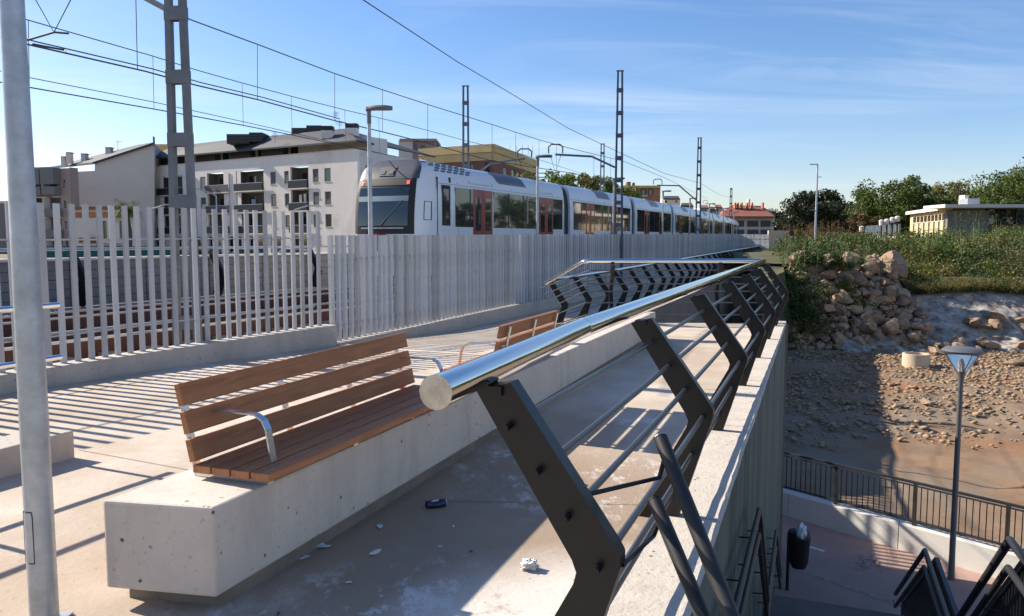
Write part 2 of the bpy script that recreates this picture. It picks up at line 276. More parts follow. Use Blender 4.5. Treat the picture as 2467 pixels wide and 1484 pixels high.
class MB:
    def __init__(s): s.v = []; s.f = []
    def add(s, vs, fs):
        o = len(s.v); s.v.extend([tuple(v) for v in vs]); s.f.extend([tuple(i+o for i in f) for f in fs]); return s
    def box(s, c, size, rz=0.0, R=None):
        hx, hy, hz = size[0]/2, size[1]/2, size[2]/2
        if R is None: R = Matrix.Rotation(rz, 3, 'Z')
        c = Vector(c)
        vs = [c+R@Vector((x*hx, y*hy, z*hz)) for x in (-1, 1) for y in (-1, 1) for z in (-1, 1)]
        return s.add(vs, [(0, 1, 3, 2), (4, 6, 7, 5), (0, 4, 5, 1), (2, 3, 7, 6), (0, 2, 6, 4), (1, 5, 7, 3)])
    def hexa(s, b, t):
        """bottom 4 + top 4 points, ccw from above"""
        return s.add(list(b)+list(t), [(3, 2, 1, 0), (4, 5, 6, 7), (0, 1, 5, 4), (1, 2, 6, 5), (2, 3, 7, 6), (3, 0, 4, 7)])
    def prism(s, poly, z0, z1):
        n = len(poly); z0f = z0 if callable(z0) else (lambda x, y: z0); z1f = z1 if callable(z1) else (lambda x, y: z1)
        vs = [(p[0], p[1], z0f(p[0], p[1])) for p in poly]+[(p[0], p[1], z1f(p[0], p[1])) for p in poly]
        return s.add(vs, [tuple(range(n-1, -1, -1)), tuple(range(n, 2*n))]+[(i, (i+1) % n, n+(i+1) % n, n+i) for i in range(n)])
    def extr(s, poly, off):
        """planar polygon of 3D points extruded by a vector"""
        n = len(poly); off = Vector(off); vs = [Vector(p) for p in poly]; vs += [v+off for v in vs]
        return s.add(vs, [tuple(range(n-1, -1, -1)), tuple(range(n, 2*n))]+[(i, (i+1) % n, n+(i+1) % n, n+i) for i in range(n)])
    def bar(s, p, q, w, h, up=(0, 0, 1)):
        p, q = Vector(p), Vector(q); d = (q-p); L = d.length; d.normalize(); up = Vector(up)
        if abs(d.dot(up)) > 0.99: up = Vector((1, 0, 0))
        x = d.cross(up).normalized(); z = x.cross(d).normalized()
        R = Matrix((x, d, z)).transposed()
        return s.box((p+q)/2, (w, L, h), R=R)
    def tube(s, pts, r, n=10, cap=True):
        pts = [Vector(p) for p in pts]; rr = r if isinstance(r, (list, tuple)) else [r]*len(pts)
        rings = []; prev = None
        for i, p in enumerate(pts):
            a = pts[i]-pts[i-1] if i > 0 else pts[1]-pts[0]; b = pts[i+1]-pts[i] if i < len(pts)-1 else a
            a = a.normalized(); b = b.normalized(); d = (a+b).normalized(); k = 1/max(0.5, d.dot(b))
            if prev is None: ref = Vector((0, 0, 1)) if abs(d.z) < 0.9 else Vector((1, 0, 0))
            else: ref = prev
            x = (ref-d*ref.dot(d)).normalized(); y = d.cross(x); prev = x
            rings.append([p+(x*math.cos(t)+y*math.sin(t))*rr[i]*(k if False else 1) for t in [2*math.pi*j/n for j in range(n)]])
        vs = [v for R_ in rings for v in R_]; fs = []
        for i in range(len(pts)-1):
            for j in range(n): fs.append((i*n+j, i*n+(j+1) % n, (i+1)*n+(j+1) % n, (i+1)*n+j))
        if cap: fs.append(tuple(range(n-1, -1, -1))); fs.append(tuple((len(pts)-1)*n+j for j in range(n)))
        return s.add(vs, fs)
    def lathe(s, prof, n=20, c=(0, 0, 0)):
        vs = []; fs = []
        for r, z in prof:
            for j in range(n): t = 2*math.pi*j/n; vs.append((c[0]+r*math.cos(t), c[1]+r*math.sin(t), c[2]+z))
        for i in range(len(prof)-1):
            for j in range(n): fs.append((i*n+j, i*n+(j+1) % n, (i+1)*n+(j+1) % n, (i+1)*n+j))
        if prof[0][0] > 1e-4: fs.append(tuple(range(n-1, -1, -1)))
        if prof[-1][0] > 1e-4: fs.append(tuple((len(prof)-1)*n+j for j in range(n)))
        return s.add(vs, fs)
    def mesh(s, name, m, smooth=False):
        me = bpy.data.meshes.new(name); me.from_pydata(s.v, [], s.f); me.validate(); me.update()
        b = bmesh.new(); b.from_mesh(me); bmesh.ops.recalc_face_normals(b, faces=b.faces); b.to_mesh(me); b.free()
        if m: me.materials.append(m)
        if smooth:
            for p in me.polygons: p.use_smooth = True
            try: me.set_sharp_from_angle(angle=math.radians(40))
            except Exception: pass
        return me

def link(name, me, parent=None, loc=None):
    o = bpy.data.objects.new(name, me); COL.objects.link(o)
    if parent: o.parent = parent
    if loc is not None: o.location = loc
    return o
def tag(o, label=None, cat=None, group=None, kind=None):
    if label: o['label'] = label
    if cat: o['category'] = cat
    if group: o['group'] = group
    if kind: o['kind'] = kind
    return o
def thing(name, label, cat, loc=(0, 0, 0), rz=0.0, group=None):
    o = bpy.data.objects.new(name, None); COL.objects.link(o); o.location = loc; o.rotation_euler = (0, 0, rz); o.empty_display_size = 0.3
    return tag(o, label, cat, group)
def rootmat(root):
    if root is None: return Matrix.Identity(4)
    m = Matrix.Translation(root.location) @ root.rotation_euler.to_matrix().to_4x4()
    return (rootmat(root.parent) @ m) if root.parent else m
def part(mb, name, m, root=None, world=False, smooth=False, bevel=0.0, label=None, kind=None):
    """link one mesh; world=True: vertices are in world space and are brought into the parent's space"""
    if world and root is not None:
        inv = rootmat(root).inverted(); mb.v = [tuple(inv @ Vector(v)) for v in mb.v]
    me = mb.mesh(name, m, smooth); o = link(name, me, root)
    if bevel:
        b = o.modifiers.new('bevel', 'BEVEL'); b.width = bevel; b.segments = 2; b.limit_method = 'ANGLE'
    if label: o['label'] = label
    if kind: o['kind'] = kind
    return o
def copy_tree(o, parent=None):
    c = o.copy(); COL.objects.link(c); c.parent = parent
    for ch in list(o.children): copy_tree(ch, c)
    return c
def struct(mb, name, m, smooth=False, bevel=0.0):
    o = part(mb, name, m, None, smooth=smooth, bevel=bevel); o['kind'] = 'structure'; return o
def npmesh(name, V, F, m, smooth=False):
    me = bpy.data.meshes.new(name); V = np.asarray(V, dtype=np.float32); F = np.asarray(F, dtype=np.int32)
    k = F.shape[1]; me.vertices.add(len(V)); me.vertices.foreach_set('co', V.ravel())
    me.loops.add(F.size); me.loops.foreach_set('vertex_index', F.ravel())
    me.polygons.add(len(F)); me.polygons.foreach_set('loop_start', np.arange(0, F.size, k, dtype=np.int32)); me.polygons.foreach_set('loop_total', np.full(len(F), k, dtype=np.int32))
    if smooth: me.polygons.foreach_set('use_smooth', np.ones(len(F), dtype=bool))
    me.update(calc_edges=True); me.materials.append(m); return me
def gridmesh(name, xs, ys, hf, m, smooth=True):
    X, Y = np.meshgrid(xs, ys); Z = np.vectorize(hf)(X, Y)
    V = np.stack([X.ravel(), Y.ravel(), Z.ravel()], 1); nx, ny = len(xs), len(ys)
    i = (np.arange(ny-1)[:, None]*nx+np.arange(nx-1)[None, :]).ravel()
    return npmesh(name, V, np.stack([i, i+1, i+1+nx, i+nx], 1), m, smooth)
def nz(x, y, s=1.0, z=0.0): return mnoise.noise(Vector((x*s, y*s, z)))
# ------------------------------------------------------------------ layout curves (metres, eye at the origin, platform floor at z = -1.7)
ZF = -1.70
RD = Vector((0.372, 0.928, 0)).normalized(); RN = Vector((RD.y, -RD.x, 0))      # along the parapet / outwards
def wall_x(y): return 1.195+0.385*(y-4.386)                                           # outer face of the parapet wall
def block_x(y): return -1.342+0.379*(y-3.414)                                       # right face of the long bench block
FPTS = [(-8.1, 4.6), (-5.68, 9.64), (-4.63, 11.8), (-3.28, 13.98), (-0.15, 21.3), (3.3, 28.6), (7.7, 38.8), (14.8, 55.3), (24.0, 79.0), (32.0, 102.0)]
def fx(y): return float(np.interp(y, [p[1] for p in FPTS], [p[0] for p in FPTS]))
TC = (-8.657e-04, 0.51236, -14.126)
def tx(y): return TC[0]*y*y+TC[1]*y+TC[2]
def tnorm(y): s = 2*TC[0]*y+TC[1]; return Vector((1, -s, 0)).normalized()
def rise(y): return 0.0043*(y-24.0) if y > 24 else 0.0
PZ = ([-20, 4, 9.6, 14, 17, 19, 23, 80, 200], [-1.7, -1.7, -1.77, -1.87, -2.06, -2.12, -2.10, -1.62, -1.5])
def pathz(y): return float(np.interp(y, *PZ))
def p2x(y): return 0.95+0.408*(y-18.5)                                             # foot of the far railing
def toff(y, off):
    n = tnorm(y); return Vector((tx(y), y, 0))+n*off

# ------------------------------------------------------------------ ground and sheets
def groundh(x, y):
    e = wall_x(y) if y < 16.2 else (p2x(y)+0.3 if y > 17.5 else wall_x(16.2)+(p2x(17.5)+0.3-wall_x(16.2))*(y-16.2)/1.3)
    if y < 50 and x > e-0.9: return -7.4
    if y > 62: return -1.0 if x > p2x(y)-3 else -2.0
    if y >= 50: return -2.4
    return -2.35
xs = sorted(set([-2500, -900, -400, -200, -120, -80, -50]+list(np.arange(-30, 40, 0.9))+[42, 48, 60, 90, 140, 220, 400, 900, 2500]))
ys = sorted(set([-300, -80, -30]+list(np.arange(-12, 66, 0.9))+[70, 80, 100, 130, 200, 400, 900, 2000, 4500]))
M['ground'] = mat('dry_ground', (0.20, 0.165, 0.11), 0.95, var=0.3, vscale=0.15, col2=(0.07, 0.085, 0.03), c2lo=0.45, c2hi=0.6, c2scale=0.05)
g = link('ground', gridmesh('ground', xs, ys, groundh, M['ground'], False)); g['kind'] = 'structure'

# bay floor (level) right of the bench block and near the camera
bay = [(-9, -6), (wall_x(-6)-0.2, -6), (wall_x(16.1)-0.2, 16.1), (1.4, 16.1), (block_x(13.6)-0.52, 13.7), (block_x(3.63)-0.5, 3.60), (-9, 3.60)]
struct(MB().prism(bay, -2.3, ZF), 'platform_floor', M['floor'])
# ramped path between block and fence
vs, fs = [], []
YY = [3.60]+[y for y in np.arange(5, 17, 1.0)]+[17.5, 18.5]+list(np.arange(20, 104, 2.0))
for i, y in enumerate(YY):
    l = fx(y)+0.25 if y > 4.6 else -9
    r = (block_x(y)-0.3) if y < 14.1 else (1.4 if y < 16.3 else p2x(y)+0.35 if y > 17.6 else 1.3)
    if y < 9: l = -9
    for k in range(5): vs.append((l+(r-l)*k/4, y, pathz(y)))
for i in range(len(YY)-1):
    for k in range(4): a = i*5+k; fs.append((a, a+1, a+6, a+5))
struct(MB().add(vs, fs), 'ramp_floor', M['floor'])
jm = MB()
for (x0, y0), (x1, y1), w in (((-3.6, 6.35), (block_x(5.2)-.6, 5.15), .007), ((block_x(5.0)+.02, 5.0), (wall_x(5.0)-.37, 4.9), .006), ((block_x(9.0)+.02, 9.0), (wall_x(9.0)-.37, 8.8), .008), ((-9, 3.2), (-1.9, 3.05), .006), ((block_x(12)+.02, 12.0), (wall_x(12)-.37, 11.7), .008)):
    a, b = Vector((x0, y0, ZF+.003)), Vector((x1, y1, ZF+.003)); d = (b-a).normalized(); n = Vector((-d.y, d.x, 0))*w/2
    if x0 == -3.6: a.z = pathz(y0)+.004; b.z = pathz(y1)+.004
    jm.add([a-n, b-n, b+n, a+n], [(0, 1, 2, 3)])
struct(jm, 'floor_joints', M['plinth'])
# ballast bed for the two tracks
vs, fs = [], []
YY = list(np.arange(2, 150, 2.0))
for y in YY:
    n = tnorm(y); b = Vector((tx(y), y, 0))
    for off, z in ((-6.5, -1.72), (-3.4, -1.70), (-0.3, -1.66), (0.4, -1.70), (3.0, -1.70)):
        q = b+n*off; vs.append((q.x, q.y, z+rise(y)))
for i in range(len(YY)-1):
    for k in range(4): a = i*5+k; fs.append((a, a+1, a+6, a+5))
struct(MB().add(vs, fs), 'ballast_bed', M['ballast'])
# loose ballast stones
V, F = [], []
ico = [(0, 0, 1), (.9, 0, .3), (.2, .9, .2), (-.8, .4, .3), (-.6, -.7, .2), (.4, -.9, .2), (0, 0, -1)]
icf = [(0, 1, 2), (0, 2, 3), (0, 3, 4), (0, 4, 5), (0, 5, 1), (6, 2, 1), (6, 3, 2), (6, 4, 3), (6, 5, 4), (6, 1, 5)]
def stones(n, pos, rmin, rmax, flat=0.7, seed=3):
    r = np.random.default_rng(seed); base = np.array(ico, dtype=float); V = []; F = []
    fi = np.array(icf)
    for k in range(n):
        p = pos(r)
        if p is None: continue
        s = rmin+(rmax-rmin)*r.random()**2.5
        B = base*(0.7+0.6*r.random((7, 1)))*np.array([1, 0.6+0.6*r.random(), flat*(0.6+0.6*r.random())])*s
        a = r.random()*6.28; c, q = math.cos(a), math.sin(a); R = np.array([[c, -q, 0], [q, c, 0], [0, 0, 1]])
        tl = (r.random()-.5)*0.8; c, q = math.cos(tl), math.sin(tl); R = R @ np.array([[1, 0, 0], [0, c, -q], [0, q, c]])
        F.append(fi+len(V)*7); V.append(B@R.T+np.array(p))
    return np.concatenate(V), np.concatenate(F)
def bpos(r):
    y = 5+r.random()**1.5*24; n = tnorm(y); off = -5.2+r.random()*8.0
    q = Vector((tx(y), y, 0))+n*off; return (q.x, q.y, -1.66)
V, F = stones(14000, bpos, 0.025, 0.055)
tag(link('ballast', npmesh('ballast', V, F, M['ballast'])), 'grey crushed stone ballast around the rusty rails', 'gravel', kind='stuff')

# rails and sleepers
for centre, lab, g0 in ((1.85, 'rusty track nearest the slatted fence', 1), (-1.35, 'rusty track that the white train stands on', 2)):
    t = thing('railway_track', lab, 'track', toff(20, centre)+Vector((0, 0, -1.6)), 0, 'railway tracks')
    for sgn in (-0.53, 0.53):
        for nm, w, z0, z1, mm_ in (('rail', 0.05, -1.66, -1.40, M['rail']), ('rail_head', 0.07, -1.40, -1.365, M['railtop'])):
            vs, fs = [], []; yy = list(np.arange(3, 140, 2.0))
            for y in yy:
                q = toff(y, centre+sgn); n = tnorm(y)
                for a, z in ((-w/2, z0), (w/2, z0), (w/2, z1), (-w/2, z1)): p = q+n*a; vs.append((p.x, p.y, z+rise(y)))
            for i in range(len(yy)-1):
                for k in range(4): a = i*4+k; b = i*4+(k+1) % 4; fs.append((a, b, b+4, a+4))
            part(MB().add(vs, fs), nm, mm_, t, world=True)
    sl = MB().box((0, 0, 0), (1.9, 0.24, 0.14)).mesh('sleeper', M['sleeper'])
    for k in range(62):
        y = 6+0.62*k; q = toff(y, centre); o = link('sleeper', sl, t, Vector((q.x, q.y, -1.66+rise(y)))-t.location)
        o.rotation_euler = (0, 0, -math.atan(2*TC[0]*y+TC[1]))

# ------------------------------------------------------------------ long bench block
t = thing('concrete_block', 'long low concrete seat wall under the wooden benches', 'bench block', (block_x(3.50), 3.50, ZF))
ydir = Vector((0.378, 1, 0)).normalized(); side = Vector((-ydir.y, ydir.x, 0))
L = 10.9; a0 = Vector((block_x(3.414), 3.414, 0)); wd = 0.56
def blk(s0, s1, z0, z1, in0=0.0, in1=0.0):
    A = a0+ydir*s0-side*(-in0); A = a0+ydir*s0+side*in0; B = a0+ydir*s1+side*in0; C_ = a0+ydir*s1+side*(wd-in0); D = a0+ydir*s0+side*(wd-in0)
    sk = Vector((0, 0, 0))
    if s0 < 0.3: D = D+(Vector((-.553, .103, 0))-side*wd)
    return MB().hexa([(p.x, p.y, z0) for p in (A, B, C_, D)], [(p.x, p.y, z1-(0.0046*(p.y-3.4) if z1 > -1.5 else 0)) for p in (A, B, C_, D)])
cuts = [0, 3.65, 7.3, 10.9]
for i in range(3):
    o = part(blk(cuts[i]+(0.004 if i else 0), cuts[i+1]-0.004, ZF+0.085, ZF+0.505), 'segment', M['block'], t, world=True, bevel=0.014)
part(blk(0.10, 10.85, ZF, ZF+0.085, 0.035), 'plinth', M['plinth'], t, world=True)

# ------------------------------------------------------------------ parapet cap and wall
w = thing('retaining_wall', 'tall greenish board-marked wall below the curved railing', 'wall', (wall_x(5), 5, -4))
yf = [(-6+0.0, 16.2)]
def wallpt(y, off=0.0): return Vector((wall_x(y), y, 0))-RN*off
A, B = wallpt(-6, 0.02), wallpt(16.2, 0.02); C_, D = wallpt(16.2, 0.34), wallpt(-6, 0.34)
ps = list(np.linspace(-6, 16.2, 20))
for i in range(19):
    A, B = wallpt(ps[i]+.006, .02), wallpt(ps[i+1]-.006, .02); C_, D = wallpt(ps[i+1]-.006, .34), wallpt(ps[i]+.006, .34)
    part(MB().hexa([(p.x, p.y, -7.3) for p in (A, B, C_, D)], [(p.x, p.y, ZF-0.008) for p in (A, B, C_, D)]), 'panel', M['wall'], w, world=True)
A, B = wallpt(-6, .03), wallpt(16.18, .03); C_, D = wallpt(16.18, .3), wallpt(-6, .3)
part(MB().hexa([(p.x, p.y, -7.3) for p in (A, B, C_, D)], [(p.x, p.y, ZF-0.06) for p in (A, B, C_, D)]), 'core', M['wall'], w, world=True)
c = thing('wall_coping', 'pale concrete coping along the top of the retaining wall', 'coping', (wall_x(5), 5, ZF))
ps = [-6, -4, -2, 0, 2.2, 4.55, 6.9, 9.2, 11.5, 13.8, 16.2]
for i in range(len(ps)-1):
    # slightly wavy cast outer edge
    n = 24; outer, inner = [], []
    for k in range(n+1):
        y = ps[i]+0.005+(ps[i+1]-ps[i]-0.01)*k/n
        wob = 0.012*nz(y*1.7, 3.1)+0.006*nz(y*6, 1.1)
        outer.append((wallpt(y, 0.012-wob), y)); inner.append((wallpt(y, 0.36), y))
    mb = MB(); vs = []
    for k in range(n+1):
        o_, _ = outer[k]; i_, _ = inner[k]; m_ = o_-RN*(0.018+0.010*nz(k*0.9+i*7, 5.5))
        zt = ZF+0.028+0.006*nz(k*0.35+i*3.3, 9)
        vs += [(o_.x, o_.y, ZF-0.006), (o_.x, o_.y, ZF+0.012), (m_.x, m_.y, zt), (i_.x, i_.y, zt), (i_.x, i_.y, ZF-0.006)]
    fs = [tuple(range(5))[::-1], tuple(n*5+j for j in range(5))]
    for k in range(n):
        for j in range(5): fs.append((k*5+j, k*5+(j+1) % 5, (k+1)*5+(j+1) % 5, (k+1)*5+j))
    part(mb.add(vs, fs), 'coping_stone', M['cap'], c, world=True)
# end wall of the bay and the long retaining wall of the far path
e = MB().hexa([(0.9, 16.0, -7.3), (wall_x(16.2)-.05, 16.0, -7.3), (wall_x(16.2)-.05, 16.19, -7.3), (0.9, 16.19, -7.3)], [(0.9, 16.0, ZF-.01), (wall_x(16.2)-.05, 16.0, ZF-.01), (wall_x(16.2)-.05, 16.19, ZF-.01), (0.9, 16.19, ZF-.01)])
tag(part(e, 'end_wall', M['wall2']), 'short concrete wall closing the far end of the railed bay', 'wall')
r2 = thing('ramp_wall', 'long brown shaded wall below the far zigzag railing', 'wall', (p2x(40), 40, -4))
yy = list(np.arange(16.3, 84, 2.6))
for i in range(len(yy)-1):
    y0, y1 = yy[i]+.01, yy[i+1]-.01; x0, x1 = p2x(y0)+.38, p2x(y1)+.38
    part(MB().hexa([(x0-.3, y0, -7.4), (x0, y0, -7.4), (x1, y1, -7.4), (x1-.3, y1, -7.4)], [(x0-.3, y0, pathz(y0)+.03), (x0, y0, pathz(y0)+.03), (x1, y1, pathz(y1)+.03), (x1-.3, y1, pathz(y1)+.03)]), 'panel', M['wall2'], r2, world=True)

# ------------------------------------------------------------------ railings
def post_mesh(name='post', h=1.235):
    # profile in (u outwards, z) seen along the railing; two sided box section
    outer = [(-0.375, h), (-0.02, 0.735), (0.0, 0.70), (0.0, 0.66), (-0.20, 0.0)]
    inner = [(-0.44, 0.0), (-0.44, 0.05), (-0.155, 0.585), (-0.145, 0.625), (-0.16, 0.665), (-0.50, h-0.035)]
    prof = outer+inner; k = 0.035
    mb = MB(); n = len(prof)
    vs = [(u, -k, z) for u, z in prof]+[(u, k, z) for u, z in prof]
    mb.add(vs, [tuple(range(n)), tuple(range(2*n-1, n-1, -1))]+[(i, i+n, (i+1) % n+n, (i+1) % n) for i in range(n)])
    return mb
ROD = [(-0.38, 1.09), (-0.275, 0.95), (-0.175, 0.81), (-0.07, 0.655), (-0.13, 0.42), (-0.235, 0.17)]
PM = post_mesh().mesh('post', M['dark'])
STMS = [MB().tube([(u, -0.075, z), (u, -0.03, z)], 0.013, 8).mesh('rod_end', M['dark']) for u, z in ROD[:4]]
def railpost(root, pos, rz, stub=False):
    o = link('post', PM, root, Vector(pos)-root.location); o.rotation_euler = (0, 0, rz)
    if stub: [link('rod_end', m_, o) for m_ in STMS]
    return o
RZ = math.atan2(RN.y, RN.x)     # local +x = outwards, local +y = along
rb = thing('curved_railing', 'charcoal railing with thick polished handrail beside the benches', 'railing', (2.9, 9, ZF))
elb = [(0.356+0.397*(y-2.5), y*1.0074-0.086) for y in [2.5+2.13*k for k in range(7)]]
for k, (x, y) in enumerate(elb): railpost(rb, (x, y, ZF), RZ-math.pi*0, k == 0)
zr = -0.435
bend = atz(1402, 790, zr); rail0 = atz(1050, 945, zr); farc = at(1840, 629, 16.0)
c1 = Vector((1.50, 16.15, -0.42)); c0 = Vector((0.80, 18.3, -0.98))
def arcpts(a, b, c, r=0.12, n=5):
    a, b, c = Vector(a), Vector(b), Vector(c); p = b+(a-b).normalized()*r; q = b+(c-b).normalized()*r
    return [p.lerp(b, t).lerp(b.lerp(q, t), t) for t in [i/n for i in range(n+1)]]
part(MB().tube([rail0, bend+(rail0-bend).normalized()*0.0], 0.050, 40), 'handrail', M['steel'], rb, world=True, smooth=True)
path = [bend]+arcpts(bend, farc, c1)+arcpts(farc, c1, c0)+[c0]
part(MB().tube(path, 0.050, 40), 'handrail', M['steel'], rb, world=True, smooth=True)
d0 = (rail0-bend).normalized()
part(MB().tube([rail0+d0*0.001, rail0+d0*0.003], 0.0515, 40), 'end_cap', M['cap_steel'], rb, world=True)
dj = (farc-bend).normalized(); part(MB().tube([bend-dj*0.004, bend+dj*0.004], 0.0515, 40), 'rail_joint', M['steel'], rb, world=True, smooth=True)
for k, (x, y) in enumerate(elb):     # saddle plates under the handrail
    p = Vector((x, y, ZF))-RN*0.437+Vector((0, 0, 1.205)); part(MB().box(p, (0.07, 0.10, 0.03), RZ), 'saddle', M['dark'], rb, world=True)
for u, z in ROD:
    pts = []
    f0 = Vector((elb[0][0], elb[0][1], ZF+z))+RN*u-RD*0.02
    b0 = Vector((0.356+0.397*(3.95-2.5), 3.90, ZF+z))+RN*(u+0.012); 
    e0 = Vector((elb[6][0], elb[6][1], ZF+z))+RN*u+RD*0.35
    corner = Vector((e0.x, 16.15+u*0.1, ZF+z)); k1 = Vector((1.5-u*0.25, 16.15+u*0.1, ZF+z)); k0 = Vector((1.02+u*0.9, 18.3, ZF+z-0.50))
    part(MB().tube([f0, b0, e0, corner+Vector((0, 0, 0))]+[k1, k0], 0.0140, 8), 'rod', M['rod'], rb, world=True, smooth=True)
for px in (1476, 1735):
    x = xat(px, 16.1); o = link('post', PM, rb, Vector((x, 16.1+0.35, ZF))-rb.location); o.rotation_euler = (0, 0, math.pi/2)
# far railing
rf = thing('far_railing', 'long charcoal zigzag railing along the ramp towards the distance', 'railing', (8, 36, -2.1))
n = 0; y = 18.5; path = [c0]
rods = [[] for _ in ROD]
while y < 81:
    x = 1.33+0.408*(y-18.5); z = pathz(y)-0.08
    railpost(rf, (x, y, z), RZ); path.append(Vector((x, y, z+1.255))-RN*0.437)
    for q, (u, zz_) in enumerate(ROD): rods[q].append(Vector((x, y, z+zz_))+RN*u)
    y += 1.84
part(MB().tube(path, 0.048, 12), 'handrail', M['steel'], rf, world=True, smooth=True)
for q in rods: part(MB().tube(q, 0.011, 5), 'rod', M['rod'], rf, world=True)

# ------------------------------------------------------------------ galvanised slatted fence
slm = MB().box((0, 0, 0.965), (0.082, 0.068, 1.93)).mesh('slat', M['slat'])
slm1 = MB().box((0, 0, 1.0), (0.072, 0.032, 2.0)).mesh('slat', M['slat'])
def fz_near(y): return float(np.interp(y, [4, 9.64, 13.98], [-1.54, -1.54, -1.50]))
def fz_far(y): return float(np.interp(y, [13.9, 21.3, 60, 105], [-1.835, -1.763, -1.40, -1.25]))
def fence_run(root, y0, y1, pitch, me, zf, limit):
    y = y0; n = 0
    while y < y1:
        x = fx(y); s = (fx(y+0.2)-fx(y-0.2))/0.4; o = link('slat', me, root, Vector((x, y, zf(y)))-root.location)
        o.rotation_euler = (random.uniform(-.006, .006), random.uniform(-.004, .004), math.atan2(1, s)+random.uniform(-.09, .09))
        y += pitch/math.hypot(1, s)
        n += 1
    return n
def kerb_run(root, y0, y1, zf, wid=0.30, step=3.0):
    y = y0
    while y < y1-0.01:
        e_ = min(y+step, y1); a, b = y+0.004, e_-0.004
        s = (fx(b)-fx(a))/(b-a); nn = Vector((1, -s, 0)).normalized()
        P = [Vector((fx(a), a, 0))-nn*wid*0.4, Vector((fx(a), a, 0))+nn*wid*0.6, Vector((fx(b), b, 0))+nn*wid*0.6, Vector((fx(b), b, 0))-nn*wid*0.4]
        part(MB().hexa([(p.x, p.y, -2.3) for p in P], [(p.x, p.y, zf(p.y)) for p in P]), 'kerb', M['kerb'], root, world=True, bevel=0.006)
        y = e_
f1 = thing('slatted_fence', 'tall galvanised slat fence on raised kerb at the left, nearest stretch', 'fence', (fx(10), 10, -1.7))
print('slats', fence_run(f1, 4.7, 13.9, 0.192, slm1, fz_near, 300)); kerb_run(f1, 4.6, 13.98, fz_near)
f2 = thing('slatted_fence', 'long galvanised slat fence stepping down beyond the first and running along the train', 'fence', (fx(30), 30, -1.8))
print('slats', fence_run(f2, 14.05, 68.6, 0.2, slm, fz_far, 300)); kerb_run(f2, 13.99, 68.5, fz_far)
for ff, y0, y1, zf_, hs in ((f1, 4.7, 13.9, fz_near, (0.35, 1.55)), (f2, 14.1, 68.5, fz_far, (0.3, 1.5))):
    for h in hs:
        pts = [Vector((fx(y), y, zf_(y)+h))-Vector((0.9, -0.4, 0))*0.035 for y in np.arange(y0, y1, 1.0)]
        part(MB().tube(pts, 0.012, 6), 'cross_rail', M['galv'], ff, world=True)
pm = MB().box((0, 0, 0.06), (0.16, 0.10, 0.012)).mesh('base_plate', M['galv'])
f3 = thing('picket_fence', 'short pale open picket fence between the slat fence and concrete wall', 'fence', (21, 70, -1.5))
A, B = Vector((20.1, 69.2, -1.35)), at(1852, 580, 74.0); B.z = -1.35
for k in range(24):
    p = A.lerp(B, k/23); o = link('picket', slm, f3, p-f3.location)
part(MB().bar(A+Vector((0, 0.05, 1.5)), B+Vector((0, 0.05, 1.5)), 0.03, 0.06), 'cross_rail', M['galv'], f3, world=True)
part(MB().bar(A+Vector((0, 0.05, 0.3)), B+Vector((0, 0.05, 0.3)), 0.03, 0.06), 'cross_rail', M['galv'], f3, world=True)
a, b = at(1851, 555, 74.5), at(1908, 584, 76)
mb = MB().hexa([(a.x, 74.5, -2), (b.x, 76, -2), (b.x, 76.3, -2), (a.x, 74.8, -2)], [(a.x, 74.5, a.z), (b.x, 76, a.z), (b.x, 76.3, a.z), (a.x, 74.8, a.z)])
tag(part(mb, 'concrete_screen', M['beige']), 'small plain beige wall at the far end of the ramp', 'wall')

# left stainless handrail on its low kerb
lk = thing('low_kerb', 'low concrete upstand at the left edge behind the lamp post', 'kerb', (-3.6, 6, -1.72))
E1 = Vector((-3.49, 6.11, 0)); dk = Vector((-0.36, -0.93, 0)).normalized(); sk = Vector((-dk.y, dk.x, 0))
P = [E1, E1+dk*5, E1+dk*5-sk*0.35, E1-sk*0.35]
part(MB().hexa([(p.x, p.y, -1.9) for p in P][::-1], [(p.x, p.y, -1.505) for p in P][::-1]), 'kerb', M['kerb'], lk, world=True, bevel=0.01)
lh = thing('tube_handrail', 'two-tube stainless handrail behind the lamp post at the left', 'handrail', (-3.6, 6, -1.5))
H0 = Vector((-3.68, 6.06, 0))
for k in range(4):
    p = H0+dk*1.3*k; part(MB().tube([(p.x, p.y, -1.505), (p.x, p.y, -0.53)], 0.022, 14), 'post', M['steel'], lh, world=True, smooth=True)
for z in (-0.51, -0.93):
    a, b = H0-dk*0.16, H0+dk*4.3; part(MB().tube([(a.x, a.y, z), (b.x, b.y, z)], 0.022, 14), 'tube', M['steel'], lh, world=True, smooth=True)

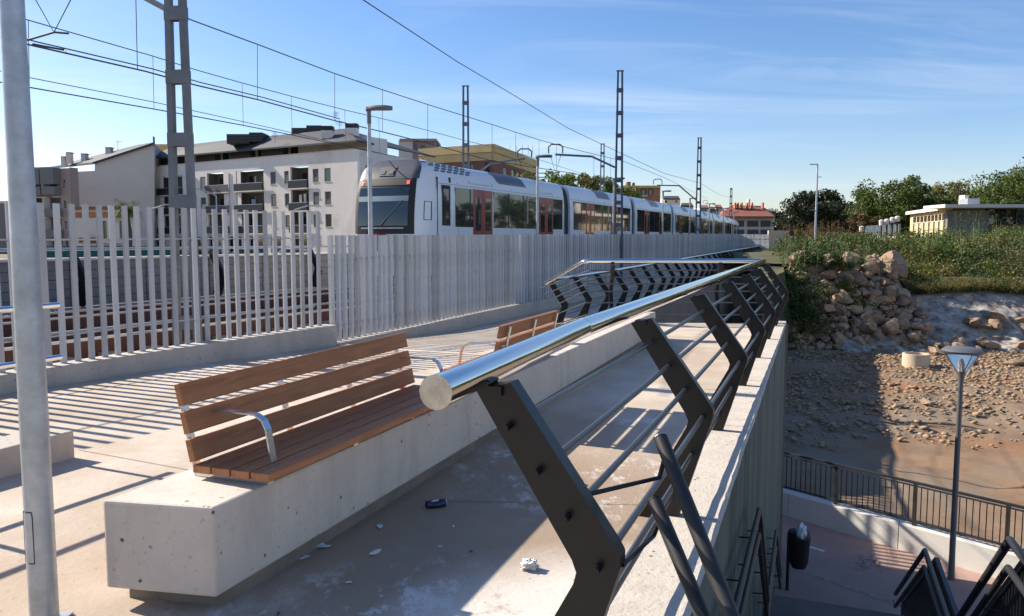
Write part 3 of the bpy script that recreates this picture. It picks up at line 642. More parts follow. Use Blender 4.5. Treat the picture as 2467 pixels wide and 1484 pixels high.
# ------------------------------------------------------------------ benches
def plank(s0, s1, u, z, wdt, th, tilt=0.0):
    """board along local +y (length), u across, tilt about y"""
    return (s0, s1, u, z, wdt, th, tilt)
def bench(label, loc, rz, length, flip=1, back=3, arms=(0.15,)):
    t = thing('bench', label, 'bench', loc, rz, 'slatted wooden benches on the concrete block')
    for k in range(4):
        u = flip*(-0.03-0.119*k); part(MB().box((0, 0, 0), (length, 0.108, 0.04)), 'seat_plank', M['wood'], t, bevel=0.004).matrix_local = Matrix.Translation((u, length/2, 0.055)) @ Matrix.Rotation(math.pi/2, 4, 'Z')
    bt = math.radians(13)
    for k in range(back):
        zc_, uc = 0.145+0.140*k, -0.455-0.030*k
        Rm = Matrix.Rotation(-flip*bt, 4, 'Y') @ Matrix.Rotation(math.pi/2, 4, 'Z') @ Matrix.Rotation(math.pi/2, 4, 'X')
        o = part(MB().box((0, 0, 0), (length, 0.115, 0.035)), 'back_plank', M['wood'], t, bevel=0.004)
        o.matrix_local = Matrix.Translation((flip*uc, length/2, zc_)) @ Rm
    for s in (0.12, length*0.5, length-0.12) if length < 2 else (0.07, length*0.36, length*0.66, length-0.08):
        part(MB().bar((flip*-0.468, s, 0.0), (flip*-0.570, s, 0.46), 0.012, 0.045, (0, 1, 0)), 'back_support', M['steelb'], t)
        part(MB().bar((flip*-0.02, s, 0.018), (flip*-0.47, s, 0.018), 0.045, 0.03), 'seat_support', M['steelb'], t)
    sc_ = [0.07, length*0.36, length*0.66, length-0.08] if length > 2 else [0.12, length*0.5, length-0.12]
    for s in sc_:
        for k in range(4):
            for du in (-.022, .022): part(MB().tube([(flip*(-0.03-0.119*k)+du, s, 0.0745), (flip*(-0.03-0.119*k)+du, s, 0.0775)], 0.006, 8), 'screw', M['steelb'], t)
    for s in arms:
        pts = [(flip*-0.535, s, 0.30), (flip*-0.35, s, 0.315), (flip*-0.20, s, 0.31), (flip*-0.155, s, 0.285), (flip*-0.13, s, 0.235), (flip*-0.10, s, 0.06)]
        mb = MB()
        for i in range(len(pts)-1): 
            a, b = Vector(pts[i]), Vector(pts[i+1]); mb.bar(a, b, 0.045, 0.008, (0, 0, 1) if i < 3 else (1, 0, 0)) if i < 3 else mb.bar(a, b, 0.045, 0.008, (flip, 0, 0.3))
        part(mb, 'armrest', M['steelb'], t)
    return t
M['steelb'] = mat('bright_steel_strap', (0.62, 0.64, 0.66), 0.22, metal=0.95)
BZ = ZF+0.507-0.006
zb = Vector((-1.195, 3.69, BZ)); brz = -math.atan(0.378)
b1 = bench('near wooden bench facing the railing with curved steel armrest', zb, brz, 2.36, 1, 3, (0.20, 2.22))
part(MB().box((-0.49, 2.25, 0.085), (0.03, 0.05, 0.05)), 'red_bracket', mat('red_plastic', (0.5, 0.02, 0.02), 0.4), b1)
b2loc = Vector((block_x(6.9)-0.57, 6.9, BZ-.016))
b2 = bench('second wooden bench beyond, turned to face the fence with its back to us', b2loc, brz, 1.62, -1, 3, (0.05,))

# ------------------------------------------------------------------ near lamp post
def lamp(loc, label, H, hz, rz=0.6, group='grey lamp posts along the fence'):
    t = thing('lamp_post', label, 'lamp post', loc, 0, group)
    part(MB().tube([(0, 0, 0), (0, 0, H*0.5), (0, 0, H-0.25)], [0.055, 0.045, 0.038], 12), 'pole', M['galv'], t, smooth=True)
    part(MB().tube([(0, 0, H-0.28), (0, 0, H-0.02)], 0.045, 12), 'collar', M['lampgrey'], t, smooth=True)
    part(MB().box((0, 0, 0.01), (0.22, 0.22, 0.02)), 'base_plate', M['galv'], t)
    mb = MB(); c_, s_ = math.cos(rz), math.sin(rz); vs = []
    prof = [(-0.06, 0.05, 0.0), (0.0, 0.09, 0.01), (0.15, 0.17, 0.03), (0.30, 0.18, 0.035), (0.42, 0.10, 0.03), (0.47, 0.02, 0.03)]
    for x, hw, dz in prof:
        for a, b in ((-hw, 0.0), (-hw*0.6, 0.045), (hw*0.6, 0.045), (hw, 0.0), (hw*0.7, -0.03), (-hw*0.7, -0.03)): vs.append((x*c_-a*s_, x*s_+a*c_, H+dz+b))
    fs = [tuple(range(6)), tuple(range(35, 29, -1))]
    for i in range(5):
        for j in range(6): fs.append((i*6+j, i*6+(j+1) % 6, (i+1)*6+(j+1) % 6, (i+1)*6+j))
    part(mb.add(vs, fs), 'lamp_head', M['lampgrey'], t, smooth=True)
    return t
nl = thing('lamp_post', 'thick galvanised pole crossing the whole left edge of the view', 'lamp post', (*tuple(atz(108, 1500, ZF)[:2]), ZF), 0, 'grey lamp posts along the fence')
part(MB().tube([(0, 0, 0), (0, 0, 0.9), (0, 0, 2.9), (0, 0, 4.6)], [0.0585, 0.057, 0.046, 0.037], 32), 'pole', M['galv'], nl, smooth=True)
part(MB().box((0.0, 0, 0.006), (0.165, 0.165, 0.012)), 'base_plate', M['galv'], nl)
# inspection hatch: curved plate standing 2 mm proud, facing the camera
vs, fs = [], []; n = 8
for j, z in enumerate([0.30, 0.52]):
    for r_ in (0.0570, 0.0595):
        for k in range(n+1):
            a = math.radians(-138+ (52*k/n)); vs.append((r_*math.cos(a), r_*math.sin(a), z))
m_ = n+1
for k in range(n): fs += [(m_+k, m_+k+1, 3*m_+k+1, 3*m_+k), (k, k+1, m_+k+1, m_+k), (2*m_+k, 2*m_+k+1, 3*m_+k+1, 3*m_+k)]
fs += [(0, m_, 3*m_, 2*m_), (n, m_+n, 3*m_+n, 2*m_+n)]
part(MB().add(vs, fs), 'hatch', M['galv'], nl)
ol = []
for a, z in [(-139+54*k/8, .296) for k in range(9)]+[(-85, .50), (-87, .524)]+[(-85-54*k/8, .526) for k in range(1, 9)]+[(-139, .296)]: ol.append((.0588*math.cos(math.radians(a)), .0588*math.sin(math.radians(a)), z))
part(MB().tube(ol, 0.0022, 5, False), 'hatch_seam', M['black'], nl)
part(MB().tube([(-0.03, 0, 4.6), (0.5, 0.2, 4.75)], 0.05, 12), 'lamp_head', M['lampgrey'], nl, smooth=True)
lamps = [(893, 15.85, 264, 'grey lamp post in front of the train cab'), (1294, 24.8, 379, 'second lamp post along the fence, in front of the first train car'), (1477, 33.6, 432, 'lamp post just left of the tall lattice mast'), (1595, 43.8, 462, 'lamp post between the two tall masts'),
         (1660, 52, 479, 'thin lamp post left of the third mast'), (1707, 61, 492, 'faint lamp post beyond the third mast'), (1740, 70, 503, 'faint lamp post left of the smallest mast'), (1766, 79, 512, 'farthest thin lamp post beside the red-roofed house')]
for px, Y, py, lab in lamps:
    zb_ = fz_far(Y)-0.0 if Y < 60 else -1.6; top = zat(py, Y); lamp((xat(px, Y), Y, zb_), lab, top-zb_, 0, rz=0.15)
# ------------------------------------------------------------------ catenary masts
def mast(label, x, y, ztop, zb, w0, w1, pitch, m, arm=None, rz=-0.06, vw=True):
    t = thing('catenary_mast', label, 'mast', (x, y, zb), 0, 'lattice catenary masts'); H = ztop-zb
    R = Matrix.Rotation(RZ if rz is None else rz, 3, 'Z')
    lw, ld = (0.10, 0.10) if w0 > 0.43 else (0.09, 0.10)
    for s in (-1, 1):
        mb = MB(); b, tt = s*(w0/2-lw/2), s*(w1/2-lw/2)
        P0 = [R@Vector((b+dx, dy, 0)) for dx, dy in ((-lw/2, -ld/2), (lw/2, -ld/2), (lw/2, ld/2), (-lw/2, ld/2))]
        P1 = [R@Vector((tt+dx*0.8, dy, H)) for dx, dy in ((-lw/2, -ld/2), (lw/2, -ld/2), (lw/2, ld/2), (-lw/2, ld/2))]
        part(mb.hexa(P0, P1), 'leg', m, t)
    z = 0.5
    while z < H:
        w = w0+(w1-w0)*z/H
        for f_ in (-1, 1): part(MB().box(R@Vector((0, f_*(ld/2+0.007), z)), (w*0.98, 0.012, 0.20 if w0 > 0.43 else 0.15), R=R), 'batten', m, t)
        z += pitch
    part(MB().box((0, 0, H+0.01), (w1+0.03, ld+0.03, 0.03), R=R), 'top_plate', m, t)
    part(MB().box((0, 0, -0.1), (w0+0.35, 0.6, 0.3), R=R), 'footing', M['kerb'], t)
    if arm:
        pts = [Vector(p) for p in arm]; mb = MB()
        for i in range(len(pts)-1): mb.bar(pts[i], pts[i+1], 0.075, 0.075)
        part(mb, 'arm', m, t, world=True)
        # insulator frame on the arm, V wires and steady arm below
        q = pts[-2].lerp(pts[-1], 0.5); d = (pts[-1]-pts[-2]).normalized(); iz = 0.30
        mb = MB(); a, b = q-d*0.28, q+d*0.28
        mb.tube([a+Vector((0, 0, .05)), a+Vector((0, 0, iz)), a.lerp(b, .2)+Vector((0, 0, iz+.1)), a.lerp(b, .8)+Vector((0, 0, iz+.1)), b+Vector((0, 0, iz)), b+Vector((0, 0, .05))], 0.03, 6)
        part(mb, 'insulator', m, t, world=True)
        if not vw: return t
        v = q+Vector((0, 0, -0.72)); part(MB().tube([q-d*0.22, v, q+d*0.22], 0.012, 5), 'v_wire', M['wire'], t, world=True)
        part(MB().tube([v-d*0.1, v+Vector((0, 0, -0.02))-d*0.9*(-1), ], 0.018, 6), 'steady_arm', M['wire'], t, world=True)
    return t
def left_of(x, y, d, z): 
    n = tnorm(y); return (x-n.x*d, y-n.y*d, z)
mx, my = -4.98, 11.9
mast('tall tapered grey lattice mast behind the nearest fence stretch', mx, my, 6.5, -1.75, 0.44, 0.25, 0.92, M['mast'], [(mx-.1, my+.05, 3.40), left_of(mx, my, 0.75, 3.72), left_of(mx, my, 1.2, 3.98), left_of(mx, my, 3.9, 4.15)], -0.12, False)
mast('tallest full-height lattice mast in front of the train', 4.16, 30.7, 6.5, -1.6, 0.40, 0.25, 0.86, M['mast_far'], [(4.0, 30.75, 2.85), (3.14, 31.1, 3.30), (1.75, 31.5, 3.42), (1.70, 31.5, 3.42)][:3]+[(1.72, 31.5, 3.42)])
mast('third lattice mast on the right-hand row', xat(1680, 50.3), 50.3, 6.5, -1.5, 0.42, 0.26, 0.86, M['mast_far'], [(xat(1680, 50.3)-.1, 50.3, 3.25-.9+.2), (xat(1633, 51), 51, 3.55), (xat(1583, 51.4), 51.4, 3.6), (xat(1565, 51.6), 51.6, 3.0)][:3]+[(xat(1580, 51.4), 51.4, 3.6)])
mast('smallest farthest lattice mast on the right-hand row', xat(1758, 98), 98, 6.5, -1.3, 0.45, 0.28, 0.9, M['mast_far'], [(xat(1757, 98), 98, 3.3), (xat(1715, 99), 99, 4.6), (xat(1697, 99), 99, 4.65), (xat(1696, 99), 99, 4.65)])
mast('lattice mast rising behind the first train car', xat(1123, 32.9), 32.9, zat(208, 32.9), -1.7, 0.36, 0.27, 0.86, M['mast_far'], [(xat(1127, 32.9), 32.9, 2.5), (xat(1180, 32.4), 32.4, 3.15), (xat(1262, 32), 32.0, 3.3), (xat(1264, 32), 32, 3.3)])
mast('lattice mast behind the second train car', xat(1449, 52.4), 52.4, zat(347, 52.4), -1.6, 0.38, 0.28, 0.86, M['mast_far'])

# ------------------------------------------------------------------ overhead lines
def wirepath(pts, r=0.012, n=5): return MB().tube(pts, r, n)
def densify(pts, k=4):
    out = []
    for i in range(len(pts)-1):
        for j in range(k): out.append(Vector(pts[i]).lerp(Vector(pts[i+1]), j/k))
    out.append(Vector(pts[-1])); return out
o1 = thing('overhead_line', 'upper overhead contact line over the near track', 'overhead line', (0, 20, 3), 0, 'overhead contact lines')
mes = [atz(px, py, 3.68) for px, py in ((300, -22), (465, 50), (620, 107), (805, 177), (920, 216), (1030, 252), (1185, 300), (1298, 337))]+[at(1383, 360, 30.9), at(1500, 388, 37), at(1600, 428, 50), at(1705, 480, 98)]
con = [atz(px, py, 2.70) for px, py in ((-40, 80), (65, 107), (350, 172), (470, 205), (620, 240), (807, 291), (922, 318), (1030, 345), (1185, 388))]+[at(1383, 418, 30.9), at(1500, 452, 38), at(1600, 487, 51), at(1705, 522, 98)]
part(wirepath(mes, 0.011), 'messenger_wire', M['wire'], o1, world=True); part(wirepath(con, 0.013), 'contact_wire', M['wire'], o1, world=True)
c2_ = [p+Vector((0.10, 0.03, 0.045)) for p in con[:6]]
part(wirepath(c2_, 0.010), 'contact_wire', M['wire'], o1, world=True)
def on(pts, px):
    # point of a 3D polyline that is seen at pixel column px
    for i in range(len(pts)-1):
        a, b = Vector(pts[i]), Vector(pts[i+1]); fa = a.x-(px-CX)/FPX*(a.y*CP-a.z*SP); fb = b.x-(px-CX)/FPX*(b.y*CP-b.z*SP)
        if fa*fb <= 0: return a.lerp(b, fa/(fa-fb))
    return None
for px in (327, 620, 806, 921, 1030, 1185, 1242, 1298, 1340, 1430, 1470):
    b = on(con, px+ (4 if px < 500 else 0)); a = on(mes, px)
    if a and b: part(wirepath([a, b], 0.006, 4), 'dropper', M['wire'], o1, world=True)
v = atz(130, 78, 3.05); part(wirepath([v+Vector((-.37, .1, .62)), v, v+Vector((.43, -.1, .62))], 0.008), 'v_wire', M['wire'], o1, world=True)
part(wirepath([atz(62, 98, 3.0), v, atz(166, 81, 3.05)], 0.016), 'steady_arm', M['wire'], o1, world=True)
part(wirepath([on(con, 80)+Vector((0, 0, .02)), atz(112, 113, 2.80), atz(156, 121, 2.82), on(con, 158)], 0.016), 'clamp', M['wire'], o1, world=True)
o2 = thing('overhead_line', 'lower overhead contact line over the train track', 'overhead line', (-5, 22, 3), 0, 'overhead contact lines')
mes = [atz(px, py, 3.75) for px, py in ((-40, 18), (62, 47), (367, 135), (470, 168), (583, 200), (701, 232), (830, 265), (950, 293), (1125, 340))]+[at(1260, 372, 33), at(1420, 425, 50), at(1560, 470, 75)]
con = [atz(px, py, 2.72) for px, py in ((-40, 191), (78, 212), (371, 263), (472, 281), (585, 302), (702, 325), (830, 352), (950, 377))]
part(wirepath(mes, 0.010), 'messenger_wire', M['wire'], o2, world=True); part(wirepath(con, 0.012), 'contact_wire', M['wire'], o2, world=True)
fe = [p+Vector((0, 0, 0.20-0.20*i/7)) for i, p in enumerate(con)]; part(wirepath(fe, 0.008), 'feeder_wire', M['wire'], o2, world=True)
for px in (68, 368, 583, 701, 830, 912):
    b = on(con, px+3); a = on(mes, px)
    if a and b: part(wirepath([a, b], 0.006, 4), 'dropper', M['wire'], o2, world=True)
hw = [Vector((-6.1, 1.5, 4.1)), at(875, 0, 12.3), at(1100, 148, 18), at(1250, 237, 23.5), at(1370, 310, 28.3), Vector((4.3, 30.7, 3.35)), at(1600, 418, 40), Vector((xat(1683, 50.3), 50.2, 3.65)), at(1730, 468, 70), Vector((xat(1758, 98), 97.8, 5.3))]
tag(part(wirepath(hw, 0.010), 'feeder_cable', M['wire']), 'single high cable slanting down from the top centre to the tallest mast', 'cable')

# ------------------------------------------------------------------ the train
tr = thing('train', 'long white articulated commuter train with red doors and dark front', 'train', (tx(30), 30, -1.3))
TW = 2.60
# arc length table of the right face
yt = np.linspace(20, 130, 1101); xt = np.array([tx(y) for y in yt]); sl_ = np.concatenate([[0], np.cumsum(np.hypot(np.diff(xt), np.diff(yt)))])
def Y_of_s(s): return float(np.interp(s, sl_, yt))
S0 = float(np.interp(24.1, yt, sl_))
def s_of_px(px):
    i = np.argmin(np.abs(CX+FPX*xt/yt-px)); return float(sl_[i])-S0
def P(s, u, z):
    """s metres behind the cab seam, u metres in from the right face, z"""
    if s >= 0: y = Y_of_s(S0+s); n = tnorm(y); return Vector((tx(y), y, z+rise(y)))-n*u
    n = tnorm(24.1); d = Vector((-n.y, n.x, 0)); b = Vector((tx(24.1), 24.1, z)); return b-n*u+d*s
SECT = [(0.02, -1.05), (0.0, -0.9), (0.0, 0.6), (0.0, 1.45), (0.035, 1.80), (0.075, 2.08), (0.15, 2.27), (0.32, 2.40), (0.8, 2.46)]
SECT = SECT+[(TW-u, z) for u, z in SECT[::-1]]
def tube_body(s0, s1, name, m, inset=0.0, step=1.5):
    ss = list(np.linspace(s0, s1, max(2, int((s1-s0)/step)+1))); vs = []; n = len(SECT)
    for s in ss:
        for u, z in SECT:
            uu = u+(inset if u < TW/2 else -inset); vs.append(P(s, uu, z-(inset if z > 2 else 0)))
    fs = [tuple(range(n)), tuple(len(vs)-n+i for i in range(n))]
    for i in range(len(ss)-1):
        for j in range(n): fs.append((i*n+j, i*n+(j+1) % n, (i+1)*n+(j+1) % n, (i+1)*n+j))
    return part(MB().add(vs, fs), name, m, tr, world=True, smooth=True)
def panel(s0, s1, z0, z1, out, name, m, root=None, th=0.02):
    k = max(1, int((s1-s0)/1.2)); vs = []
    for i in range(k+1):
        s = s0+(s1-s0)*i/k
        for u, z in ((-out, z0), (-out, z1), (-out+th+0.03, z1), (-out+th+0.03, z0)): vs.append(P(s, u+(0.03 if z > 1.6 else 0)*0, z))
    fs = [(0, 1, 2, 3), tuple(4*k+j for j in (3, 2, 1, 0))]
    for i in range(k):
        for j in range(4): fs.append((i*4+j, i*4+(j+1) % 4, i*4+4+(j+1) % 4, i*4+4+j))
    return part(MB().add(vs, fs), name, m, root or tr, world=True)
def door(s0, s1):
    g_ = 0.012; sm = (s0+s1)/2
    for a, b in ((s0, sm-g_), (sm+g_, s1)):
        d = panel(a, b, -0.85, 1.70, 0.012, 'door', M['red']); w_ = (b-a)
        q = panel(a+w_*0.22, b-w_*0.20, 0.32, 1.42, 0.020, 'door_window', M['winglass'], d)
    return
def window(s0, s1, z0=0.44, z1=1.69, bars=()):
    w_ = panel(s0, s1, z0, z1, 0.010, 'window', M['winglass'])
    for s in bars: panel(s-0.03, s+0.03, z0, z1, 0.016, 'mullion', M['black'], w_)
joints = [s_of_px(1357), s_of_px(1520), s_of_px(1616)]
while joints[-1] < 88: joints.append(joints[-1]+10.4)
cars = []; s = 0.0
for j in joints: cars.append((s, j)); s = j+0.75
for i, (a, b) in enumerate(cars):
    tube_body(a, b, 'car_body', M['white'])
    if i < len(cars)-1: tube_body(b+0.02, b+0.73, 'gangway', M['black'], 0.09, 0.3)
    # black strip roof fairing, roof ends
    if i == 0:
        S = s_of_px
        cw = panel(S(1063.5)+.05, S(1083), 0.47, 1.72, 0.012, 'cab_window', M['black']); panel(S(1066), S(1079), 0.55, 0.93, 0.020, 'pane', M['winglass'], cw); panel(S(1066), S(1079), 0.96, 1.60, 0.020, 'pane', M['winglass'], cw)
        window(S(1099), S(1140), bars=(S(1134),)); door(S(1141), S(1187)); window(S(1188), S(1296), bars=(S(1224), S(1258))); door(S(1298), S(1331)); window(S(1332), S(1354))
        # dark stepped roof insets and vent slots
        part(MB().add([P(S(1199), -0.0, 2.05)+Vector((0, 0, 0)), P(S(1199)-.25, 0.25, 2.35), P(S(1271)-.5, 0.25, 2.35), P(S(1271), 0.0, 2.05)], [(0, 1, 2, 3)]) if False else MB(), 'x', None, tr) if False else None
    else:
        L_ = b-a
        for q in (0.27, 0.66): door(a+L_*q-0.62, a+L_*q+0.62)
        window(a+0.45, a+L_*0.27-0.66, bars=(a+0.45+1.0,)); window(a+L_*0.27+0.66, a+L_*0.66-0.66, bars=(a+L_*0.46,)); window(a+L_*0.66+0.66, b-0.35, bars=())
for a, b in cars:
    for f in (0.12, 0.50, 0.88):
        s = a+(b-a)*f; panel(s, s+.012, 1.80, 1.86, -0.03, 'panel_seam', M['lampgrey']); panel(s, s+.012, -0.9, 0.42, 0.003, 'panel_seam', M['lampgrey'])
    panel(a+.1, b-.1, 1.765, 1.775, -0.022, 'gutter_line', M['lampgrey'])
def roofpatch(s0, s1, slant, m, name, u0=0.05, z0=1.99, off=0.015):
    # lies just proud of the curved shoulder between z0 and 2.36
    rows = [(0.065, 2.01), (0.075, 2.08), (0.15, 2.27), (0.28, 2.375)]
    nrm = [Vector((-1, 0.3)), Vector((-1, 0.45)), Vector((-0.75, 1)), Vector((-0.4, 1))]
    vs = []
    for r_, ((u, z), nn) in enumerate(zip(rows, nrm)):
        nn = nn.normalized(); k = r_/3
        for s in (s0-slant*k, s1-slant*k): vs.append(P(s, u+nn.x*off, z+nn.y*off))
    fs = [(0, 1, 3, 2), (2, 3, 5, 4), (4, 5, 7, 6)]
    w2 = [P(s, u+0.03, z-0.03) for (u, z) in rows for s in (s0, s1)]
    mb = MB().add(vs+w2, fs+[(8, 9, 11, 10), (10, 11, 13, 12), (12, 13, 15, 14), (0, 2, 10, 8), (1, 3, 11, 9), (2, 4, 12, 10), (3, 5, 13, 11), (4, 6, 14, 12), (5, 7, 15, 13), (0, 1, 9, 8), (6, 7, 15, 14)])
    return part(mb, name, m, tr, world=True)
roofpatch(s_of_px(1207), s_of_px(1270), 0.5, M['visor'], 'roof_inset')
for a, b in cars[1:]: roofpatch(a+(b-a)*0.40, a+(b-a)*0.60, 0.4, M['visor'], 'roof_inset')
# vent slots on the shoulder behind the cab
sv0, sv1 = s_of_px(1062), s_of_px(1110); slot = []
def sectpt(q):
    """q metres along the shoulder from (0.035, 1.80) upwards; returns (u, z, outward normal)"""
    pts = SECT[4:9]
    for k in range(len(pts)-1):
        a, b = Vector(pts[k]), Vector(pts[k+1]); L_ = (b-a).length
        if q <= L_: d = (b-a)/L_; return a+d*q, Vector((-d.y, d.x))
        q -= L_
    return Vector(pts[-1]), Vector((0, 1))
for r_ in range(6):
    (c_, n_), (c2, n2) = sectpt(0.34+0.085*r_), sectpt(0.34+0.085*r_+0.048)
    for k in range(6):
        s = sv0-0.25-0.09*r_+(k+0.5*(r_ % 2))*0.40
        q = []
        for (c__, n__) in ((c_, n_), (c2, n2)):
            for ds in (0, 0.26): e_ = c__+n__*0.012; q.append(P(s+ds, e_.x, e_.y))
        w_ = [p+Vector((-.02, .01, -.03)) for p in q]
        part(MB().add(q+w_, [(0, 1, 3, 2), (4, 6, 7, 5), (0, 4, 5, 1), (2, 3, 7, 6), (0, 2, 6, 4), (1, 5, 7, 3)]), 'vent_slot', M['visor'], tr, world=True)
# small lettering marks above the doors (illegible in the photograph: short grey strokes)
for a, b in ((1134, 1188), (1300, 1328)):
    s0, s1 = s_of_px(a), s_of_px(b)
    panel(s0, s0+.05, 1.82, 1.94, -0.045, 'door_mark', M['lampgrey']); panel(s1-.05, s1, 1.82, 1.94, -0.045, 'door_mark', M['lampgrey'])
    k = s0+0.15
    while k < s1-0.2: panel(k, k+0.07, 1.86, 1.89, -0.035, 'door_mark', M['galv']); k += 0.12
panel(s_of_px(1086), s_of_px(1088.5), 1.82, 1.98, -0.035, 'camera', M['black'])
hs = [(s_of_px(1063)-0.66, 0.62, 1.22)]
# ---- nose
def nose(z, t):
    """outline of the cab front at height z: t in -1 (left) .. 1 (right); returns (s, u)"""
    zz_ = max(0.0, (z-0.4)/2.07)
    fwd = 1.05-0.30*max(0, zz_)**1.6-0.50*max(0, zz_)**5
    hw = TW/2-0.02
    topin = 0.0 if z < 1.45 else (0.10*((z-1.45)/1.02)+0.30*max(0, (z-2.1)/0.37)**2.2)
    hw = hw-topin
    # superellipse corner
    a = abs(t)
    if a > 0.70:
        q = (a-0.70)/0.30*math.pi/2; x = 0.70+0.30*math.sin(q)-0.0; d = fwd*max(0.0, math.cos(q))**0.75
        x = min(x, 1.0)
    else: x = a; d = fwd*(1.0+0.05*(1-(a/0.70)**2))
    x = x*(1.0)
    # taper of the flat front
    return -d, TW/2-math.copysign(x, t)*hw
def nose_patch(t0, t1, z0, z1, nt_, nz_, off, name, m, smooth=True, root=None):
    vs, fs = [], []
    for i in range(nz_+1):
        z = z0+(z1-z0)*i/nz_
        for j in range(nt_+1):
            t = t0+(t1-t0)*j/nt_; s, u = nose(z, t); vs.append(P(s-off*(1 if abs(t) < .85 else .5), u, z+(off*0.5 if z > 2.2 else 0)))
    for i in range(nz_):
        for j in range(nt_): a = i*(nt_+1)+j; fs.append((a, a+1, a+nt_+2, a+nt_+1))
    return part(MB().add(vs, fs), name, m, root or tr, world=True, smooth=smooth)
zs = [-1.05, -0.5, 0.0, 0.4, 0.7, 1.0, 1.3, 1.5, 1.7, 1.9, 2.05, 2.18, 2.28, 2.36, 2.42, 2.455, 2.47]; vs, fs = [], []; NT = 44
for z in zs:
    for j in range(NT+1):
        t = -1+2*j/NT; t = math.copysign(abs(t)**0.8, t); s, u = nose(z, t); vs.append(P(s, u, z))
for i in range(len(zs)-1):
    for j in range(NT): a = i*(NT+1)+j; fs.append((a, a+1, a+NT+2, a+NT+1))
o_ = len(vs)  # roof lid
for j in range(NT+1): t = -1+2*j/NT; t = math.copysign(abs(t)**0.8, t); s, u = nose(2.47, t); vs.append(P(0.02, min(max(u, .5), TW-.5), 2.465))
for j in range(NT): a = (len(zs)-1)*(NT+1)+j; fs.append((a, a+1, o_+j+1, o_+j))
part(MB().add(vs, fs), 'cab_shell', M['white'], tr, world=True, smooth=True)
nose_patch(-0.79, 0.79, 0.20, 1.86, 40, 16, 0.012, 'windscreen_surround', M['black'])
nose_patch(-0.82, 0.82, 1.86, 2.472, 44, 18, 0.016, 'roof_visor', M['visor'])
nose_patch(-0.70, 0.70, 0.45, 1.60, 30, 12, 0.024, 'windscreen', M['winglass'])
nose_patch(-0.60, 0.66, 1.66, 1.80, 12, 2, 0.024, 'destination_display', M['black'])
for t in (-0.70, 0.62): nose_patch(t, t+0.07, 1.69, 1.80, 3, 3, 0.034, 'tail_light', M['redlight'])
hl = nose_patch(-0.26, 0.20, 1.96, 2.24, 10, 8, 0.040, 'headlight_housing', M['black'])
for t in (-0.20, 0.04): nose_patch(t, t+0.13, 2.02, 2.14, 4, 4, 0.056, 'headlight', M['headglass'], root=None)
nose_patch(-0.60, 0.60, 0.36, 0.40, 10, 1, 0.03, 'trim_strip', M['galv'])
s_, u_ = nose(0.0, 0.0)
nose_patch(-0.70, 0.70, 1.18, 1.34, 20, 3, 0.030, 'sun_blind', M['blueg'])
part(MB().box(P(s_-.25, u_, -0.05), (0.35, 0.5, 0.5), RZ), 'coupler', M['red'], tr, world=True, bevel=0.03)
a_, b_ = nose(0.5, 0.0), nose(1.25, 0.55)
part(MB().tube([P(a_[0]-.06, a_[1], 0.46), P(b_[0]-.05, b_[1], 1.2)], 0.014, 6), 'wiper', M['black'], tr, world=True)
# sill shelf seen through the windscreen and hatch outline on the cowl
for dz, (t0, t1, z0, z1) in enumerate(((0.885, 0.89, 0.62, 1.18), (0.955, 0.96, 0.62, 1.18))): nose_patch(t0, t1+0.004, z0, z1, 1, 4, 0.006, 'hatch_seam', M['black'])
for z in (0.62, 1.17): nose_patch(0.885, 0.963, z, z+0.018, 4, 1, 0.006, 'hatch_seam', M['black'])
panel(0.0, 0.02, -0.8, 1.95, 0.004, 'cab_seam', M['black'])
s = 3.0
for a, b in cars:   # bogies
    for q in (0.2, 0.8):
        sc = a+(b-a)*q
        for k in (-0.8, 0.8): part(MB().tube([P(sc+k, 0.2, -1.07), P(sc+k, TW-0.2, -1.07)], 0.29, 14), 'wheelset', M['black'], tr, world=True)

# ------------------------------------------------------------------ wall and railing beyond the tracks
fw = thing('station_wall', 'grey block wall with dark leaning posts beyond the tracks', 'wall', toff(22, -7.2))
for k in range(16):
    y0 = 9+2.15*k; a, b = toff(y0+.01, -7.0), toff(y0+2.13, -7.0); n = tnorm(y0)
    for r_ in range(5):
        z0 = -1.75+0.245*r_
        part(MB().hexa([(a.x, a.y, z0), (b.x, b.y, z0), (b.x-.3, b.y+.12, z0), (a.x-.3, a.y+.12, z0)][::-1], [(a.x, a.y, z0+.232), (b.x, b.y, z0+.232), (b.x-.3, b.y+.12, z0+.232), (a.x-.3, a.y+.12, z0+.232)][::-1]), 'block', M['greyr'], fw, world=True)
    part(MB().bar(a+Vector((-.1, 0, -.48)), b+Vector((-.1, 0, -.48)), 0.4, 0.06), 'coping', M['white_wall'], fw, world=True)
    if k % 2 == 0:
        part(MB().bar(a+Vector((.25, -.1, -1.7)), a+Vector((.45, -.15, -1.05)), 0.10, 0.28), 'post', M['dark'], fw, world=True); part(MB().bar(a+Vector((.45, -.15, -1.05)), a+Vector((.08, -.05, -.3)), 0.10, 0.2), 'post', M['dark'], fw, world=True)
part(MB().tube([toff(y, -6.9)+Vector((0, 0, -.22)) for y in np.arange(9, 44, 2.0)], 0.04, 8), 'handrail', M['galv'], fw, world=True)
struct(MB().add([toff(9, -7.3)+Vector((0, 0, -.52)), toff(44, -7.3)+Vector((0, 0, -.52)), toff(44, -13)+Vector((0, 0, -.9)), toff(9, -13)+Vector((0, 0, -.9))], [(0, 1, 2, 3)]), 'station_path', M['floor2'])
struct(MB().box((-60, 80, -2.15), (150, 52, 0.08)), 'street', M['street'])
hd = thing('hoarding', 'long dark teal site hoarding behind the fence on the left', 'hoarding', at(250, 600, 78))
